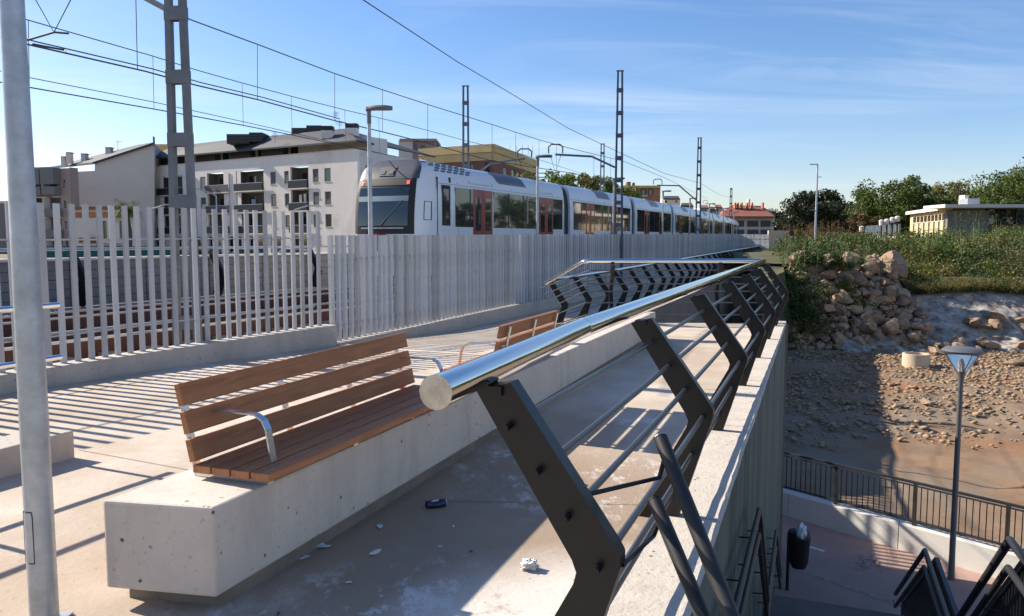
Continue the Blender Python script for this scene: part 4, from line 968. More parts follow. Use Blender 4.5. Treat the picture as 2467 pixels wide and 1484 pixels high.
for k in range(16):
    a = at(60+k*23, 612, 80); b = at(60+(k+1)*23-1, 612, 80)
    part(MB().hexa([(a.x, 80, -2.1), (b.x, 80, -2.1), (b.x, 80.1, -2.1), (a.x, 80.1, -2.1)], [(a.x, 80, zat(593, 80)), (b.x, 80, zat(593, 80)), (b.x, 80.1, zat(593, 80)), (a.x, 80.1, zat(593, 80))]), 'panel', M['teal'], hd, world=True)

# ------------------------------------------------------------------ buildings
class Fac:
    def __init__(s, root, P1, P2):
        s.root = root; s.P1 = Vector((*P1, 0)); s.P2 = Vector((*P2, 0)); s.L = (s.P2-s.P1).length; s.e = (s.P2-s.P1).normalized(); s.n = Vector((s.e.y, -s.e.x, 0))
        if s.n.dot(-s.P1) < 0: s.n = -s.n
    def sp(s, px):
        r = (px-CX)/FPX; a = s.P1.x-r*s.P1.y; b = s.P2.x-r*s.P2.y; return a/(a-b)*s.L
    def pt(s, a, z, o=0.0): p = s.P1+s.e*a+s.n*o; return Vector((p.x, p.y, z))
    def bx(s, a0, a1, z0, z1, o0, o1, mb=None):
        mb = mb or MB(); q = [s.pt(a0, z0, o0), s.pt(a1, z0, o0), s.pt(a1, z0, o1), s.pt(a0, z0, o1)]
        return mb.hexa(q, [Vector((p.x, p.y, z1)) for p in q])
    def P(s, name, m, a0, a1, z0, z1, o0, o1, root=None, **k): return part(s.bx(a0, a1, z0, z1, o0, o1), name, m, root or s.root, world=True, **k)
    def wall(s, z0, z1, ops, m, th=0.3, name='wall'):
        ss = sorted(set([0, s.L]+[v for o in ops for v in o[:2]])); zs_ = sorted(set([z0, z1]+[v for o in ops for v in o[2:4]])); mb = MB()
        for i in range(len(ss)-1):
            run = None
            for j in range(len(zs_)-1):
                cx_, cz_ = (ss[i]+ss[i+1])/2, (zs_[j]+zs_[j+1])/2
                hole = any(o[0] < cx_ < o[1] and o[2] < cz_ < o[3] for o in ops)
                if hole:
                    if run is not None: s.bx(ss[i], ss[i+1], run, zs_[j], -th, 0, mb)
                    run = None
                elif run is None: run = zs_[j]
            if run is not None: s.bx(ss[i], ss[i+1], run, z1, -th, 0, mb)
        return part(mb, name, m, s.root, world=True)
    def window(s, a0, a1, z0, z1, shut=0.0, m=None):
        w = s.P('window', M['shutter'], a0+.02, a1-.02, z0+.02, z1-.02, -.22, -.16)
        s.P('pane', m or M['glass'], a0+.08, a1-.08, z0+.08, z1-.1-shut*(z1-z0), -.16, -.14, w)
        if shut > 0: s.P('shutter', M['shutter'], a0+.06, a1-.06, z1-.1-shut*(z1-z0), z1-.06, -.155, -.11, w)
        s.P('sill', M['stucco2'], a0-.06, a1+.06, z0-.06, z0, -.1, .06, w)
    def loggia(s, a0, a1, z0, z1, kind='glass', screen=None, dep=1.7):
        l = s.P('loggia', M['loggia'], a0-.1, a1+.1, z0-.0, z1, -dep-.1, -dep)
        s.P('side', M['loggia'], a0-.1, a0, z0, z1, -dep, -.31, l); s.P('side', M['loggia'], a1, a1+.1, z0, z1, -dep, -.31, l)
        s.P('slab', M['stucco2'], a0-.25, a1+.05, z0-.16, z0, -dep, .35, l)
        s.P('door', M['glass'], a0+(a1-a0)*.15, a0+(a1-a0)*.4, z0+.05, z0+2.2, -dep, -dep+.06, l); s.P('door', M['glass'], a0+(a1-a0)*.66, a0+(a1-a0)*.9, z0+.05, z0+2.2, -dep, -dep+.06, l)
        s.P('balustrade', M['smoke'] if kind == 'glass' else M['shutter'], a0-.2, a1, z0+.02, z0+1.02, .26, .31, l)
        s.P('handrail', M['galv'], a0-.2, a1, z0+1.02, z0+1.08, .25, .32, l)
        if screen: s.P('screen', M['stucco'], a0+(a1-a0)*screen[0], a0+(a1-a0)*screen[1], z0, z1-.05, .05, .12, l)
bw = thing('apartment_building', 'long white four-storey apartment block with recessed balconies and dark grey roof', 'building', (-40, 112, -2))
F = Fac(bw, (-63.2, 128.5), (xat(868, 100), 100.0)); ops = []; wins = []; logs = []
for a, b in ((489, 502), (657, 670), (690, 701), (758, 772), (786, 801), (314, 323)):
    for r_, (z0, z1) in enumerate(((7.75, 9.45), (4.75, 6.42), (1.85, 3.48))): wins.append((F.sp(a), F.sp(b), z0, z1))
for a, b, k, sc in ((334, 375, 'dark', (0.75, 1.0)), (389, 447, 'glass', (0.08, 0.25)), (506, 559, 'dark', (0.78, 1.0)), (575, 641, 'glass', (0.07, 0.2)), (705, 748, 'glass', None)):
    for z0, z1 in ((7.05, 9.95), (4.05, 6.85), (1.05, 3.85)):
        logs.append((F.sp(a), F.sp(b), z0, z1, k, sc))
ops = [w[:4] for w in wins]+[l[:4] for l in logs]
for a in np.arange(3, 42, 4.6): ops.append((a, a+3.0, -2.0, 0.6))
F.wall(-2.1, 11.55, ops, M['stucco'])
for i, w in enumerate(wins): F.window(*w, shut=(0.0, 0.55, 0.25, 0.8)[i % 4])
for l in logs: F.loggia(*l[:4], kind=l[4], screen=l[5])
for a in np.arange(3, 42, 4.6): F.P('shopfront', M['glass'], a, a+3, -2, .6, -.6, -.5)
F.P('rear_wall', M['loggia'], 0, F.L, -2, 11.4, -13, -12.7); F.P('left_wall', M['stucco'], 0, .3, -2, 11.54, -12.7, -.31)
F.P('parapet_cap', M['stucco2'], -.1, F.L+.1, 11.55, 11.66, -.4, .08)
for nm, m_, px, z, w, h, lab, cat in (('towel', M['red'], 341, 8.3, 1.6, 1.5, 'red towel hanging on the leftmost top balcony of the white building', 'towel'), ('laundry', M['stucco'], 722, 5.0, .5, 1.2, 'white shirt drying on the right-hand middle balcony', 'laundry'), ('laundry', M['stucco'], 733, 5.0, .45, 1.3, 'second white garment drying right of the shirt on the middle balcony', 'laundry'), ('laundry', M['blueg'], 608, 5.0, .9, .9, 'pale blue cloth drying on the wide middle balcony', 'laundry'), ('potted_plant', M['leaf_mid'], 634, 8.1, .7, 1.0, 'green potted plant at the right end of the wide top balcony', 'plant')):
    a = F.sp(px); mb = MB()
    for k in range(5): F.bx(a+w*k/5, a+w*(k+.9)/5, z+.08*((k*7) % 3), z+h-.05*((k*5) % 2), -.25-.03*(k % 2), -.2-.03*(k % 2), mb)
    tag(part(mb, nm, m_), lab, cat)
# right return face
G = Fac(bw, (F.P2.x+.02, F.P2.y), tuple((F.P2+Vector((.42, .907, 0))*26)[:2])); gops = [(1.3, 3.6, z, z+2.6) for z in (7.05, 4.05, 1.05)]+[(7, 8.2, z+.7, z+2.3) for z in (7.05, 4.05)]+[(11, 12.2, z+.7, z+2.3) for z in (7.05, 4.05)]
G.wall(-2.1, 11.5, gops, M['stucco'])
for g_ in gops[:3]: G.loggia(*g_)
for g_ in gops[3:]: G.window(*g_)
# attic storey and roof
at_ = MB()
F.bx(3.5, F.L-1.5, 11.4, 13.6, -7, -3.2, at_); part(at_, 'attic', M['stucco'], bw, world=True)
for a in (7, 16, 24, 31): F.P('awning', M['shutter'], a, a+4.6, 11.7, 13.1, -3.15, -2.2); F.P('attic_window', M['glass'], a+5.2, a+6.6, 11.7, 13.2, -3.2, -3.12)
ea = [at(347, 381, 124.5), at(859, 337, 99.5)]; rg = [at(560, 336, 118), at(828, 310, 108)]; re = at(1049, 377, 128)
def slab(pts, th, name, m, root): return part(MB().extr(pts, (0, 0, -th)), name, m, root, world=True)
slab([ea[0], ea[1], rg[1], rg[0]], 0.22, 'roof', M['roofgrey'], bw); slab([ea[1]+Vector((.1, .1, 0)), re, rg[1]+Vector((.1, 0, 0))], 0.22, 'roof', M['roofgrey'], bw)
slab([ea[0], rg[0], at(420, 352, 134)], .22, 'roof', M['roofgrey'], bw)
rootb = bw
def pxbox(root, name, m, x0, x1, y0, y1, Y, dep, **k):
    a, b = at(x0, y1, Y), at(x1, y1, Y); zt, zb_ = zat(y0, Y), zat(y1, Y)
    return part(MB().hexa([(a.x, Y, zb_), (b.x, Y, zb_), (b.x, Y+dep, zb_), (a.x, Y+dep, zb_)], [(a.x, Y, zt), (b.x, Y, zt), (b.x, Y+dep, zt), (a.x, Y+dep, zt)]), name, m, root, world=True, **k)
for x0, x1, y0, y1 in ((546, 600, 323, 346), (600, 632, 319, 342), (702, 742, 308, 332), (738, 774, 302, 330)):
    lv = pxbox(bw, 'plant_screen', M['roofgrey'], x0, x1, y0, y1, 112, 3)
    for k in range(5): pxbox(lv, 'louvre', M['shutter'], x0, x1, y0+3+(y1-y0)*k/6, y0+5+(y1-y0)*k/6, 111.8, .12)
for x0, x1, y0, y1 in ((774, 800, 314, 330), (831, 860, 308, 323)):
    ch = pxbox(bw, 'chimney', M['stucco'], x0, x1, y0, y1+4, 104, 1.4); pxbox(ch, 'chimney_cap', M['black'], x0, x1, y0-11, y0-1, 104, 1.4)
for px, y0, y1 in ((662, 318, 345), (809, 268, 300), (818, 290, 318)):
    p = at(px, y1, 108); an = MB().tube([p, at(px, y0, 108)], .03, 5)
    for k in range(4): an.tube([at(px-7, y0+2+k*3, 108), at(px+7, y0+3+k*3, 108)], .02, 4)
    part(an, 'aerial', M['lampgrey'], bw, world=True)

# pale gable building on the left
bg_ = thing('gable_building', 'pale blank-walled building with sloping dark roof and chimneys', 'building', at(270, 600, 118))
poly = [at(176, 612, 118), at(372, 612, 121), at(372, 345, 121), at(228, 391, 119), at(228, 411.5, 119), at(176, 414, 118)]
part(MB().extr(poly, (-3, 9, 0)), 'gable_wall', M['stucco2'], bg_, world=True)
A_, B_, C2, D2 = at(373, 342, 120.6), at(222, 391, 118.6), at(121, 402, 131), at(330, 349, 134)
slab([B_, A_, D2, C2], .35, 'roof', M['roofgrey'], bg_)
for x0, x1, y0, y1 in ((147, 156, 378, 396), (159, 169, 368, 390), (195, 206, 371, 388), (254, 266, 356, 372)):
    ch = pxbox(bg_, 'chimney', M['stucco2'], x0, x1, y0, y1+3, 124, 1.0); pxbox(ch, 'chimney_cap', M['greyr'], x0-.8, x1+.8, y0-1.5, y0, 123.9, 1.2)
pxbox(bg_, 'flue', M['mast'], 368.5, 371.5, 329, 350, 120, .3)
p = at(284, 366, 124); part(MB().tube([p, at(284, 338, 124)], .04, 5).tube([at(276, 343, 124), at(296, 340, 124)], .03, 4), 'aerial', M['lampgrey'], bg_, world=True)
bo = thing('ochre_building', 'small ochre wall peeking between the gable building and the mast', 'building', at(392, 400, 140)); pxbox(bo, 'wall', M['ochre'], 373, 412, 350, 600, 140, 8); pxbox(bo, 'roof', M['stucco2'], 372, 413, 347, 350, 139.7, 8.5)
# pink balcony block
bp = thing('balcony_building', 'pinkish five-storey block with bulky grey balconies at far left', 'building', at(130, 600, 112))
F2 = Fac(bp, tuple(at(84, 600, 113)[:2]), tuple(at(176, 600, 111)[:2])); wins = []
for z in (8.2, 5.3, 2.4, -.4):
    for a, b in ((92, 121), (130, 155)): wins.append((F2.sp(a), F2.sp(b), z-1.2, z+.9))
    wins.append((F2.sp(162), F2.sp(168), z-.8, z+.4))
F2.wall(-2.1, zat(405, 111), wins, M['pinkr'])
for i, w in enumerate(wins): F2.window(*w, shut=(0, .5, .2)[i % 3], m=M['glass'] if i % 2 else M['blueg'])
for z in (9.2, 6.1, 3.2, .3):
    for a, b in ((90, 124), (127, 158)):
        bl = F2.P('balcony', M['greyr'], F2.sp(a), F2.sp(b), z-2.75, z-1.6, .02, 1.2); F2.P('side_panel', M['stucco2'], F2.sp(a), F2.sp(a)+.15, z-1.6, z, .02, 1.1, bl)
for a, b in ((90, 124), (127, 158)): F2.P('top_box', M['greyr'], F2.sp(a), F2.sp(b), 7.9, 10.2, .02, 1.3)
F2.P('side_wall', M['pinkr'], F2.L-.3, F2.L, -2, 10.3, -1.5, -.31); F2.P('awning', M['ochre'], F2.sp(93), F2.sp(106), 3.9, 4.6, .1, 1.6)
pg = MB()
for px in (83, 97, 124): pg.tube([at(px, 424, 112), at(px, 404, 112)], .04, 5)
pg.bar(at(82, 404, 112), at(160, 401, 112), .1, .1); part(pg, 'roof_frame', M['galv'], bp, world=True)
bl_ = thing('low_house', 'low beige house with brown eaves and red ground floor behind the palm', 'building', at(245, 600, 100))
F3 = Fac(bl_, tuple(at(178, 600, 100)[:2]), tuple(at(326, 600, 98)[:2])); w3 = [(F3.sp(a), F3.sp(b), .2, 2.5) for a, b in ((208, 220), (252, 262), (292, 300))]
F3.wall(-2.1, zat(505, 99), w3, M['stucco2']); [F3.window(*w) for w in w3]
F3.P('eaves', M['brick'], 0, F3.L, zat(505, 99)+.01, zat(498, 99), -.3, .5); F3.P('brick_band', M['orange'], 0, F3.L, 2.9, 3.6, .005, .05); F3.P('red_front', M['pinkr'], F3.sp(235), F3.sp(315), -2, -.3, .01, .1); F3.P('balcony', M['brick'], F3.sp(205), F3.sp(235), -.3, .4, .02, .8)
bb = thing('edge_building', 'grey sliver of a building at the left frame edge', 'building', at(8, 600, 120)); pxbox(bb, 'wall', M['greyr'], -80, 22, 490, 612, 120, 8); pxbox(bb, 'parapet', M['stucco2'], -80, 23, 484, 490, 119.8, 8.3)

# buildings above the train
by = thing('brick_building', 'brown and yellow brick apartment block above the train roof', 'building', at(1190, 570, 130))
K1 = Fac(by, tuple(at(1012, 580, 137)[:2]), tuple(at(1187, 580, 130)[:2])); K2 = Fac(by, tuple(at(1187.5, 580, 130)[:2]), tuple(at(1290, 580, 156)[:2]))
zt = zat(347, 130); w1 = [(K1.sp(a), K1.sp(b), zt-5.0, zt-3.0) for a, b in ((1113, 1128), (1133, 1140), (1168, 1180), (1088, 1100))]; w2 = [(K2.sp(a), K2.sp(b), zt-5.6, zt-3.2) for a, b in ((1232, 1240), (1245, 1252), (1258, 1262), (1266, 1272), (1276, 1282), (1212, 1222))]
for K, ww in ((K1, w1), (K2, w2)):
    K.wall(-2, zt-2.6, ww, M['brick']); [K.window(*w, m=M['blueg'] if i % 2 else M['glass']) for i, w in enumerate(ww)]
    K.P('band', M['yellowbrick'], 0, K.L, zt-2.6, zt-1.35, -.3, .12); K.P('band', M['yellowbrick'], 0, K.L, zt-1.3, zt, -.3, .3); K.P('band_line', M['brick'], 0, K.L, zt-1.35, zt-1.3, -.3, .05)
slab([K1.pt(0, zt-.3, -.2), K1.pt(K1.L, zt-.3, -.2), K2.pt(K2.L, zt-.3, -.3), K2.pt(K2.L, zt-.3, -18)], .2, 'roof', M['greyr'], by)
for px in (1228, 1243, 1258, 1272, 1283): part(MB().tube([at(px, 372, 150), at(px, 350, 150)], .04, 4), 'aerial', M['lampgrey'], by, world=True)
bpk = thing('pink_penthouse', 'small pinkish rooftop block left of the brick building', 'building', at(1000, 570, 150))
pxbox(bpk, 'wall', M['stucco2'], 963, 996, 338, 600, 150, 8); pxbox(bpk, 'wall', M['pinkr'], 996.3, 1050, 342, 600, 150.5, 8); pxbox(bpk, 'parapet', M['pinkr'], 962, 1051, 334, 340, 149.6, 9); pxbox(bpk, 'window', M['glass'], 1012, 1023, 350, 358, 150.3, .3); pxbox(bpk, 'window', M['glass'], 998, 1004, 347, 362, 150.3, .3)
boe = thing('orange_block', 'orange brick block with chimneys behind the second mast', 'building', at(1545, 560, 170))
pxbox(boe, 'wall', M['orange'], 1502, 1588, 452, 600, 170, 10); pxbox(boe, 'parapet', M['yellowbrick'], 1500, 1590, 447, 452, 169.6, 10.8)
for a in (1512, 1530, 1546, 1563): wq = pxbox(boe, 'window', M['shutter'], a, a+10, 456, 470, 169.8, .3); pxbox(wq, 'pane', M['blueg'], a+1, a+6, 458, 469, 169.7, .1)
pxbox(boe, 'balcony', M['stucco2'], 1505, 1560, 470, 473, 168.8, 1); pxbox(boe, 'chimney', M['brick'], 1510, 1519, 438, 447, 171, 2); pxbox(boe, 'chimney', M['brick'], 1524, 1529, 440, 447, 171, 1)
ct = thing('church_tower', 'tiny distant bell tower beside the lattice mast', 'tower', at(1468, 560, 420)); pxbox(ct, 'shaft', M['stucco2'], 1464, 1472, 446, 600, 420, 2); pxbox(ct, 'belfry', M['pinkr'], 1465.5, 1470.5, 438, 446, 420.3, 1.4); part(MB().lathe([(.8, 0), (.3, 1.2), (.02, 2.6)], 8, at(1468, 438, 421)), 'spire', M['greyr'], ct, world=True)
hr = thing('red_roofed_house', 'large house with red tiled hip roof near the vanishing point', 'building', at(1800, 580, 150))
pxbox(hr, 'wall', M['stucco2'], 1738, 1862, 519, 600, 150, 12)
slab([at(1732, 521, 148.5), at(1866, 521, 148.5), at(1832, 496, 156), at(1762, 494, 156)], .3, 'roof', M['roofred'], hr); slab([at(1866, 521, 148.5), at(1869, 515, 163), at(1832, 496, 156)], .3, 'roof', M['roofred'], hr); slab([at(1732, 521, 148.5), at(1762, 494, 156), at(1733, 512, 163)], .3, 'roof', M['roofred'], hr)
for px in (1771, 1778, 1787, 1800, 1812, 1838): pxbox(hr, 'chimney', M['orange'], px-1.6, px+1.6, 488, 502, 153, 1)
pxbox(hr, 'tower', M['stucco2'], 1802, 1806, 480, 500, 156, 1)
for a, b in ((1742, 1760), (1764, 1792), (1800, 1826), (1832, 1856)):
    pxbox(hr, 'window', M['shutter'], a, b, 532, 546, 149.8, .3); pxbox(hr, 'window', M['shutter'], a, b, 553, 569, 149.8, .3)
k = 0
for x0, x1, y0, mm_, rf_, lab in ((1640, 1668, 495, 'stucco2', 'roofgrey', 'small white house left of the third mast'), (1686, 1706, 500, 'stucco', 'roofred', 'small white house right of the third mast'), (1707, 1722, 504, 'ochre', 'roofgrey', 'small ochre house between the masts'), (1722, 1738, 499, 'stucco2', 'roofred', 'pale house touching the red-roofed house'), (1598, 1636, 478, 'stucco2', 'roofgrey', 'pale house above the far train cars')):
    Y = 175+k*6; k += 1; h = thing('house', lab, 'house', at((x0+x1)/2, 580, Y), 0, 'small distant houses')
    pxbox(h, 'wall', M[mm_], x0, x1, y0, 600, Y, 8)
    a, b = at(x0-1, y0, Y-.4), at(x1+1, y0, Y-.4); r1_, r2_ = at(x0+2, y0-6, Y+5), at(x1-2, y0-6, Y+5)
    slab([a, b, r2_, r1_], .3, 'roof', M[rf_], h); pxbox(h, 'window', M['shutter'], x0+4, x0+8, y0+5, y0+10, Y-.1, .3)
    if x1-x0 > 18: pxbox(h, 'window', M['shutter'], x1-9, x1-5, y0+5, y0+10, Y-.1, .3)
# right-hand low buildings
yb = thing('low_yellow_building', 'low flat-roofed building with sunlit yellow wall above the scrub', 'building', at(2300, 580, 85))
F4 = Fac(yb, tuple(at(2190, 580, 92)[:2]), tuple(at(2277, 580, 78)[:2])); zt = zat(512, 85)
w4 = [(F4.sp(a), F4.sp(a+7.4), zt-1.0, zt-.35) for a in np.arange(2193, 2268, 8.6)]; F4.wall(-1, zt, w4, M['ywall'])
for w in w4: F4.window(*w)
F4.P('fascia', M['stucco2'], -.2, F4.L+.2, zt, zt+.35, -.5, .5)
for a in np.arange(2196, 2270, 12): F4.P('pilaster', M['greyr'], F4.sp(a), F4.sp(a)+.2, -1, zt-1.1, .01, .12)
pxbox(yb, 'grey_wall', M['greyr'], 2278, 2378, 507, 610, 77.5, .4); pxbox(yb, 'roof_slab', M['stucco2'], 2276, 2500, 492, 500, 75.5, 4); pxbox(yb, 'upper_wall', M['stucco2'], 2300, 2376, 500.3, 507, 78.5, 6)
gl = pxbox(yb, 'glazing', M['winglass'], 2379, 2500, 500.5, 540, 78, 5)
for px in (2379, 2402, 2447, 2470): pxbox(gl, 'mullion', M['shutter'], px, px+2, 500.8, 540, 77.8, .15)
pxbox(yb, 'brick_wall', M['brick'], 2379, 2500, 541, 610, 77.6, 6)
vt = pxbox(yb, 'chimney', M['stucco'], 2322, 2332, 470, 492, 80, 1); pxbox(yb, 'air_unit', M['galv'], 2330, 2358, 478, 492, 78, 1.4)
sf = thing('blue_grey_fence', 'blue-grey slatted fence on a low wall left of the yellow building', 'fence', at(2100, 580, 90))
a, b = at(2038, 580, 100), at(2165, 580, 82); N_ = 44
slm2 = MB().box((0, 0, .75), (.22, .05, 1.5)).mesh('slat', M['blueg'])
for k in range(N_):
    p = a.lerp(b, k/(N_-1)); p.z = zat(575, p.y); link('slat', slm2, sf, p-sf.location)
part(MB().bar(Vector((a.x, a.y+.2, zat(580, a.y))), Vector((b.x, b.y+.2, zat(580, b.y))), .2, .9), 'low_wall', M['stucco2'], sf, world=True)
for i, (px, y0) in enumerate(((2073, 545), (2105+15, 530), (2133, 528), (2146, 524), (2158, 521))):
    Y = 80; t = thing('capped_post', ['lone white-capped post behind the reeds', 'first of the four white-capped posts from the left', 'second of the four white-capped posts from the left', 'third of the four white-capped posts from the left', 'rightmost of the four white-capped posts'][i], 'post', at(px, 600, Y), 0, 'posts with white caps by the yellow building')
    p = at(px, 600, Y); zt_ = zat(y0, Y); part(MB().tube([(0, 0, 0), (0, 0, zt_-p.z-.5)], .09, 8), 'post', M['bark'], t); part(MB().lathe([(.2, 0), (.24, .5), (.1, .58)], 10, (0, 0, zt_-p.z-.55)), 'cap', M['stucco'], t)
# ------------------------------------------------------------------ lower level: path, white wall, stairs, lamp
ZL, ZD = -6.6, -6.2
WA = Vector((6.63, 18.27, 0)); WD = (Vector((9.39, 14.94, 0))-WA).normalized(); WN = Vector((-WD.y, WD.x, 0))
if WN.y < 0: WN = -WN
p0, p1 = WA-WD*3.2, WA+WD*40
pathpoly = [(wallpt(-6, .1).x, -6), (40, -6), (p1.x, p1.y), (p0.x, p0.y), (wall_x(16)-.1, 16.15)]
poly = [(wall_x(-8)-.2, -8), (60, -20), (p1.x, p1.y), (p0.x, p0.y), (p2x(20)+.2, 20.0), (wall_x(16.2)-.2, 16.19)]
struct(MB().prism(poly, -6.9, ZL), 'cycle_path', M['pink'])
def paintstrip(a, b, w, name='path_line'):
    a, b = Vector(a), Vector(b); return a, b
ln = MB()
def gl_(px, py): p = atz(px, py, ZL); return Vector((p.x, p.y, ZL+0.004))
def strip(mb, a, b, w, z=ZL+.004, cuts=6):
    a, b = Vector((a.x, a.y, z)), Vector((b.x, b.y, z)); d = (b-a).normalized(); n = Vector((-d.y, d.x, 0))*w/2
    mb.add([a-n, b-n, b+n, a+n], [(0, 1, 2, 3)])
l0, l1 = gl_(1907, 1368), gl_(2198, 1468); ld = (l1-l0).normalized()
strip(ln, l0-ld*3, l1+ld*14, .10)
o = struct(ln, 'lane_line', M['worn'])
for k, (a, b) in enumerate((((1931, 1312), (1985, 1328)),)):
    A_, B_ = gl_(*a), gl_(*b); m_ = MB(); dd = (B_-A_)
    strip(m_, A_, B_, .10)
    for q in (1.0, 2.0): strip(m_, A_+dd.normalized()*3.0*q*1.4, B_+dd.normalized()*3.0*q*1.4, .10)
    struct(m_, 'lane_dashes', M['paint'])
# bicycle symbol
bs = MB(); c_ = gl_(2096, 1367); ex = (gl_(2139, 1372)-gl_(2052, 1362)); exl = ex.length; ex.normalize(); ey = Vector((-ex.y, ex.x, 0))
def ring(cx, cy, r, w=.035, n=22):
    vs = []; 
    for k in range(n):
        t = 2*math.pi*k/n
        for rr in (r-w/2, r+w/2): vs.append(c_+ex*(cx+rr*math.cos(t))+ey*(cy+rr*math.sin(t)*1.5)+Vector((0, 0, 0)))
    bs.add(vs, [(2*k, 2*k+1, (2*k+3) % (2*n), (2*k+2) % (2*n)) for k in range(n)])
def seg(a, b, w=.035):
    A_, B_ = c_+ex*a[0]+ey*a[1], c_+ex*b[0]+ey*b[1]; strip(bs, A_, B_, w, c_.z+.0005*len(bs.f))
q = exl/2
ring(-q*.6, 0, q*.36); ring(q*.6, 0, q*.36)
for a, b in (((-q*.6, 0), (-q*.2, .0)), ((-q*.2, 0), (q*.35, .42)), ((-q*.6, 0), (-q*.25, .42)), ((-q*.25, .42), (q*.35, .42)), ((-q*.32, .55), (-q*.15, -.05)), ((q*.6, 0), (q*.3, .6)), ((q*.2, .62), (q*.42, .58)), ((-q*.42, .56), (-q*.2, .56))): seg(a, b)
struct(bs, 'bicycle_marking', M['worn'])
# white low wall
ww = thing('low_white_wall', 'low curved white retaining wall edging the cycle path', 'wall', WA+Vector((0, 0, ZL)))
s = -2.6
while s < 34:
    a, b = WA+WD*(s+.006), WA+WD*(s+2.6-.006); part(MB().hexa([(p.x, p.y, -7.0) for p in (a, b, b+WN*.28, a+WN*.28)], [(p.x, p.y, ZL+.56) for p in (a, b, b+WN*.28, a+WN*.28)]), 'wall_segment', M['white_wall'], ww, world=True, bevel=.01); s += 2.6
lr = thing('lower_railing', 'charcoal baluster railing on the white wall beside the cycle path', 'railing', WA+Vector((0, 0, ZL+.56)))
s = -2.4; zb_ = ZL+.56; o_ = WN*.14
bm_ = MB().box((0, 0, 0), (.016, .016, .80)).mesh('baluster', M['dark']); pm_ = MB().box((0, 0, 0), (.07, .05, .93)).mesh('post', M['dark2'])
k = 0
while s < 16:
    p = WA+WD*s+o_; me, zc_ = (pm_, .465) if k % 14 == 0 else (bm_, .46)
    o = link('post' if k % 14 == 0 else 'baluster', me, lr, Vector((p.x, p.y, zb_+zc_))-lr.location); o.rotation_euler = (0, 0, math.atan2(WD.y, WD.x)); s += .125; k += 1
for z, h in ((.93, .05), (.10, .035), (.86, .02)):
    a, b = WA-WD*2.5+o_, WA+WD*16+o_; a.z = b.z = zb_+z; part(MB().bar(a, b, .06, h), 'rail', M['dark2'], lr, world=True)
# conical street lamp
lp_ = atz(2290, 1395, ZL); sl = thing('street_lamp', 'dark post lamp with clear conical head above the cycle path', 'street lamp', (lp_.x, lp_.y, ZL))
H = zat(842, lp_.y)-ZL
part(MB().tube([(0, 0, 0), (0, 0, .5), (0, 0, H-.62), (0, 0, H-.42)], [.065, .055, .045, .085], 16), 'pole', M['lampgrey'], sl, smooth=True)
part(MB().lathe([(.09, H-.42), (.33, H-.05)], 28), 'diffuser', M['clear'], sl, smooth=True)
part(MB().lathe([(.34, H-.055), (.36, H-.02), (.30, H+.03), (.02, H+.045)], 28), 'lid', M['lampgrey'], sl, smooth=True)
part(MB().lathe([(.05, H-.42), (.045, H-.25), (.015, H-.14)], 12), 'lamp_core', M['stucco'], sl)
for k in range(4): a = k*math.pi/2; part(MB().tube([(.09*math.cos(a), .09*math.sin(a), H-.42), (.335*math.cos(a), .335*math.sin(a), H-.05)], .008, 5), 'strut', M['lampgrey'], sl)
# stairs along the wall
st = thing('staircase', 'dark stair flights descending along the retaining wall', 'stairs', (wall_x(7), 7, ZL))
def wp(y, off): return wallpt(y, 0)+RN*off
def flight(y0, y1, z0, z1, o0, o1):
    n = max(1, round(abs(z0-z1)/.165)); 
    for k in range(n):
        ya, yb = y0+(y1-y0)*k/n, y0+(y1-y0)*(k+1)/n; zt = z0-(z0-z1)*(k+1)/n+.0
        q = [wp(ya, o0), wp(ya, o1), wp(yb, o1), wp(yb, o0)]; part(MB().hexa([(p.x, p.y, zt-.17) for p in q], [(p.x, p.y, zt) for p in q]), 'step', M['wall2'], st, world=True)
def landing(y0, y1, z, o0, o1):
    q = [wp(y0, o0), wp(y0, o1), wp(y1, o1), wp(y1, o0)]; part(MB().hexa([(p.x, p.y, z-.2) for p in q], [(p.x, p.y, z) for p in q]), 'landing', M['wall2'], st, world=True)
landing(-1.5, 6.35, -3.15, .06, 2.05); flight(6.37, 8.6, -3.15, -4.9, .06, 2.05); landing(8.62, 10.5, -4.9, .06, 2.05); flight(10.52, 13.2, -4.9, ZL, .06, 2.05)
prof = [(-1.5, -2.13), (4.25, -2.13), (6.51, -2.28), (8.57, -4.06), (10.53, -4.0), (13.39, -5.92)]
def railstep(root, off, dz, r, m):
    return part(MB().tube([wp(y, off)+Vector((0, 0, z+dz)) for y, z in prof], r, 10), 'handrail', m, root, world=True, smooth=True)
wr = thing('wall_handrail', 'zigzag charcoal handrail fixed to the retaining wall', 'handrail', (wall_x(7), 7, -3))
for dz in (0, -.22): railstep(wr, .10, dz, .022, M['dark2'])
for y in np.arange(3.2, 13.6, .9):
    z = float(np.interp(y, [p[0] for p in prof], [p[1] for p in prof]))
    for dz in (0, -.22): part(MB().tube([wp(y, -.01)+Vector((0, 0, z-.06+dz)), wp(y, .10)+Vector((0, 0, z-.05+dz)), wp(y, .10)+Vector((0, 0, z+dz))], .008, 6), 'bracket', M['dark2'], wr, world=True)
gr = thing('stair_guard', 'charcoal stair guard with balusters and zigzag double handrail at lower right', 'railing', wp(8, 2.13)+Vector((0, 0, -4)))
part(MB().tube([wp(y, 1.93)+Vector((0, 0, z)) for y, z in prof], .032, 12), 'handrail', M['dark2'], gr, world=True, smooth=True)
part(MB().tube([wp(y, 1.93)+Vector((0, 0, z-.22)) for y, z in prof], .028, 12), 'handrail', M['dark2'], gr, world=True, smooth=True)
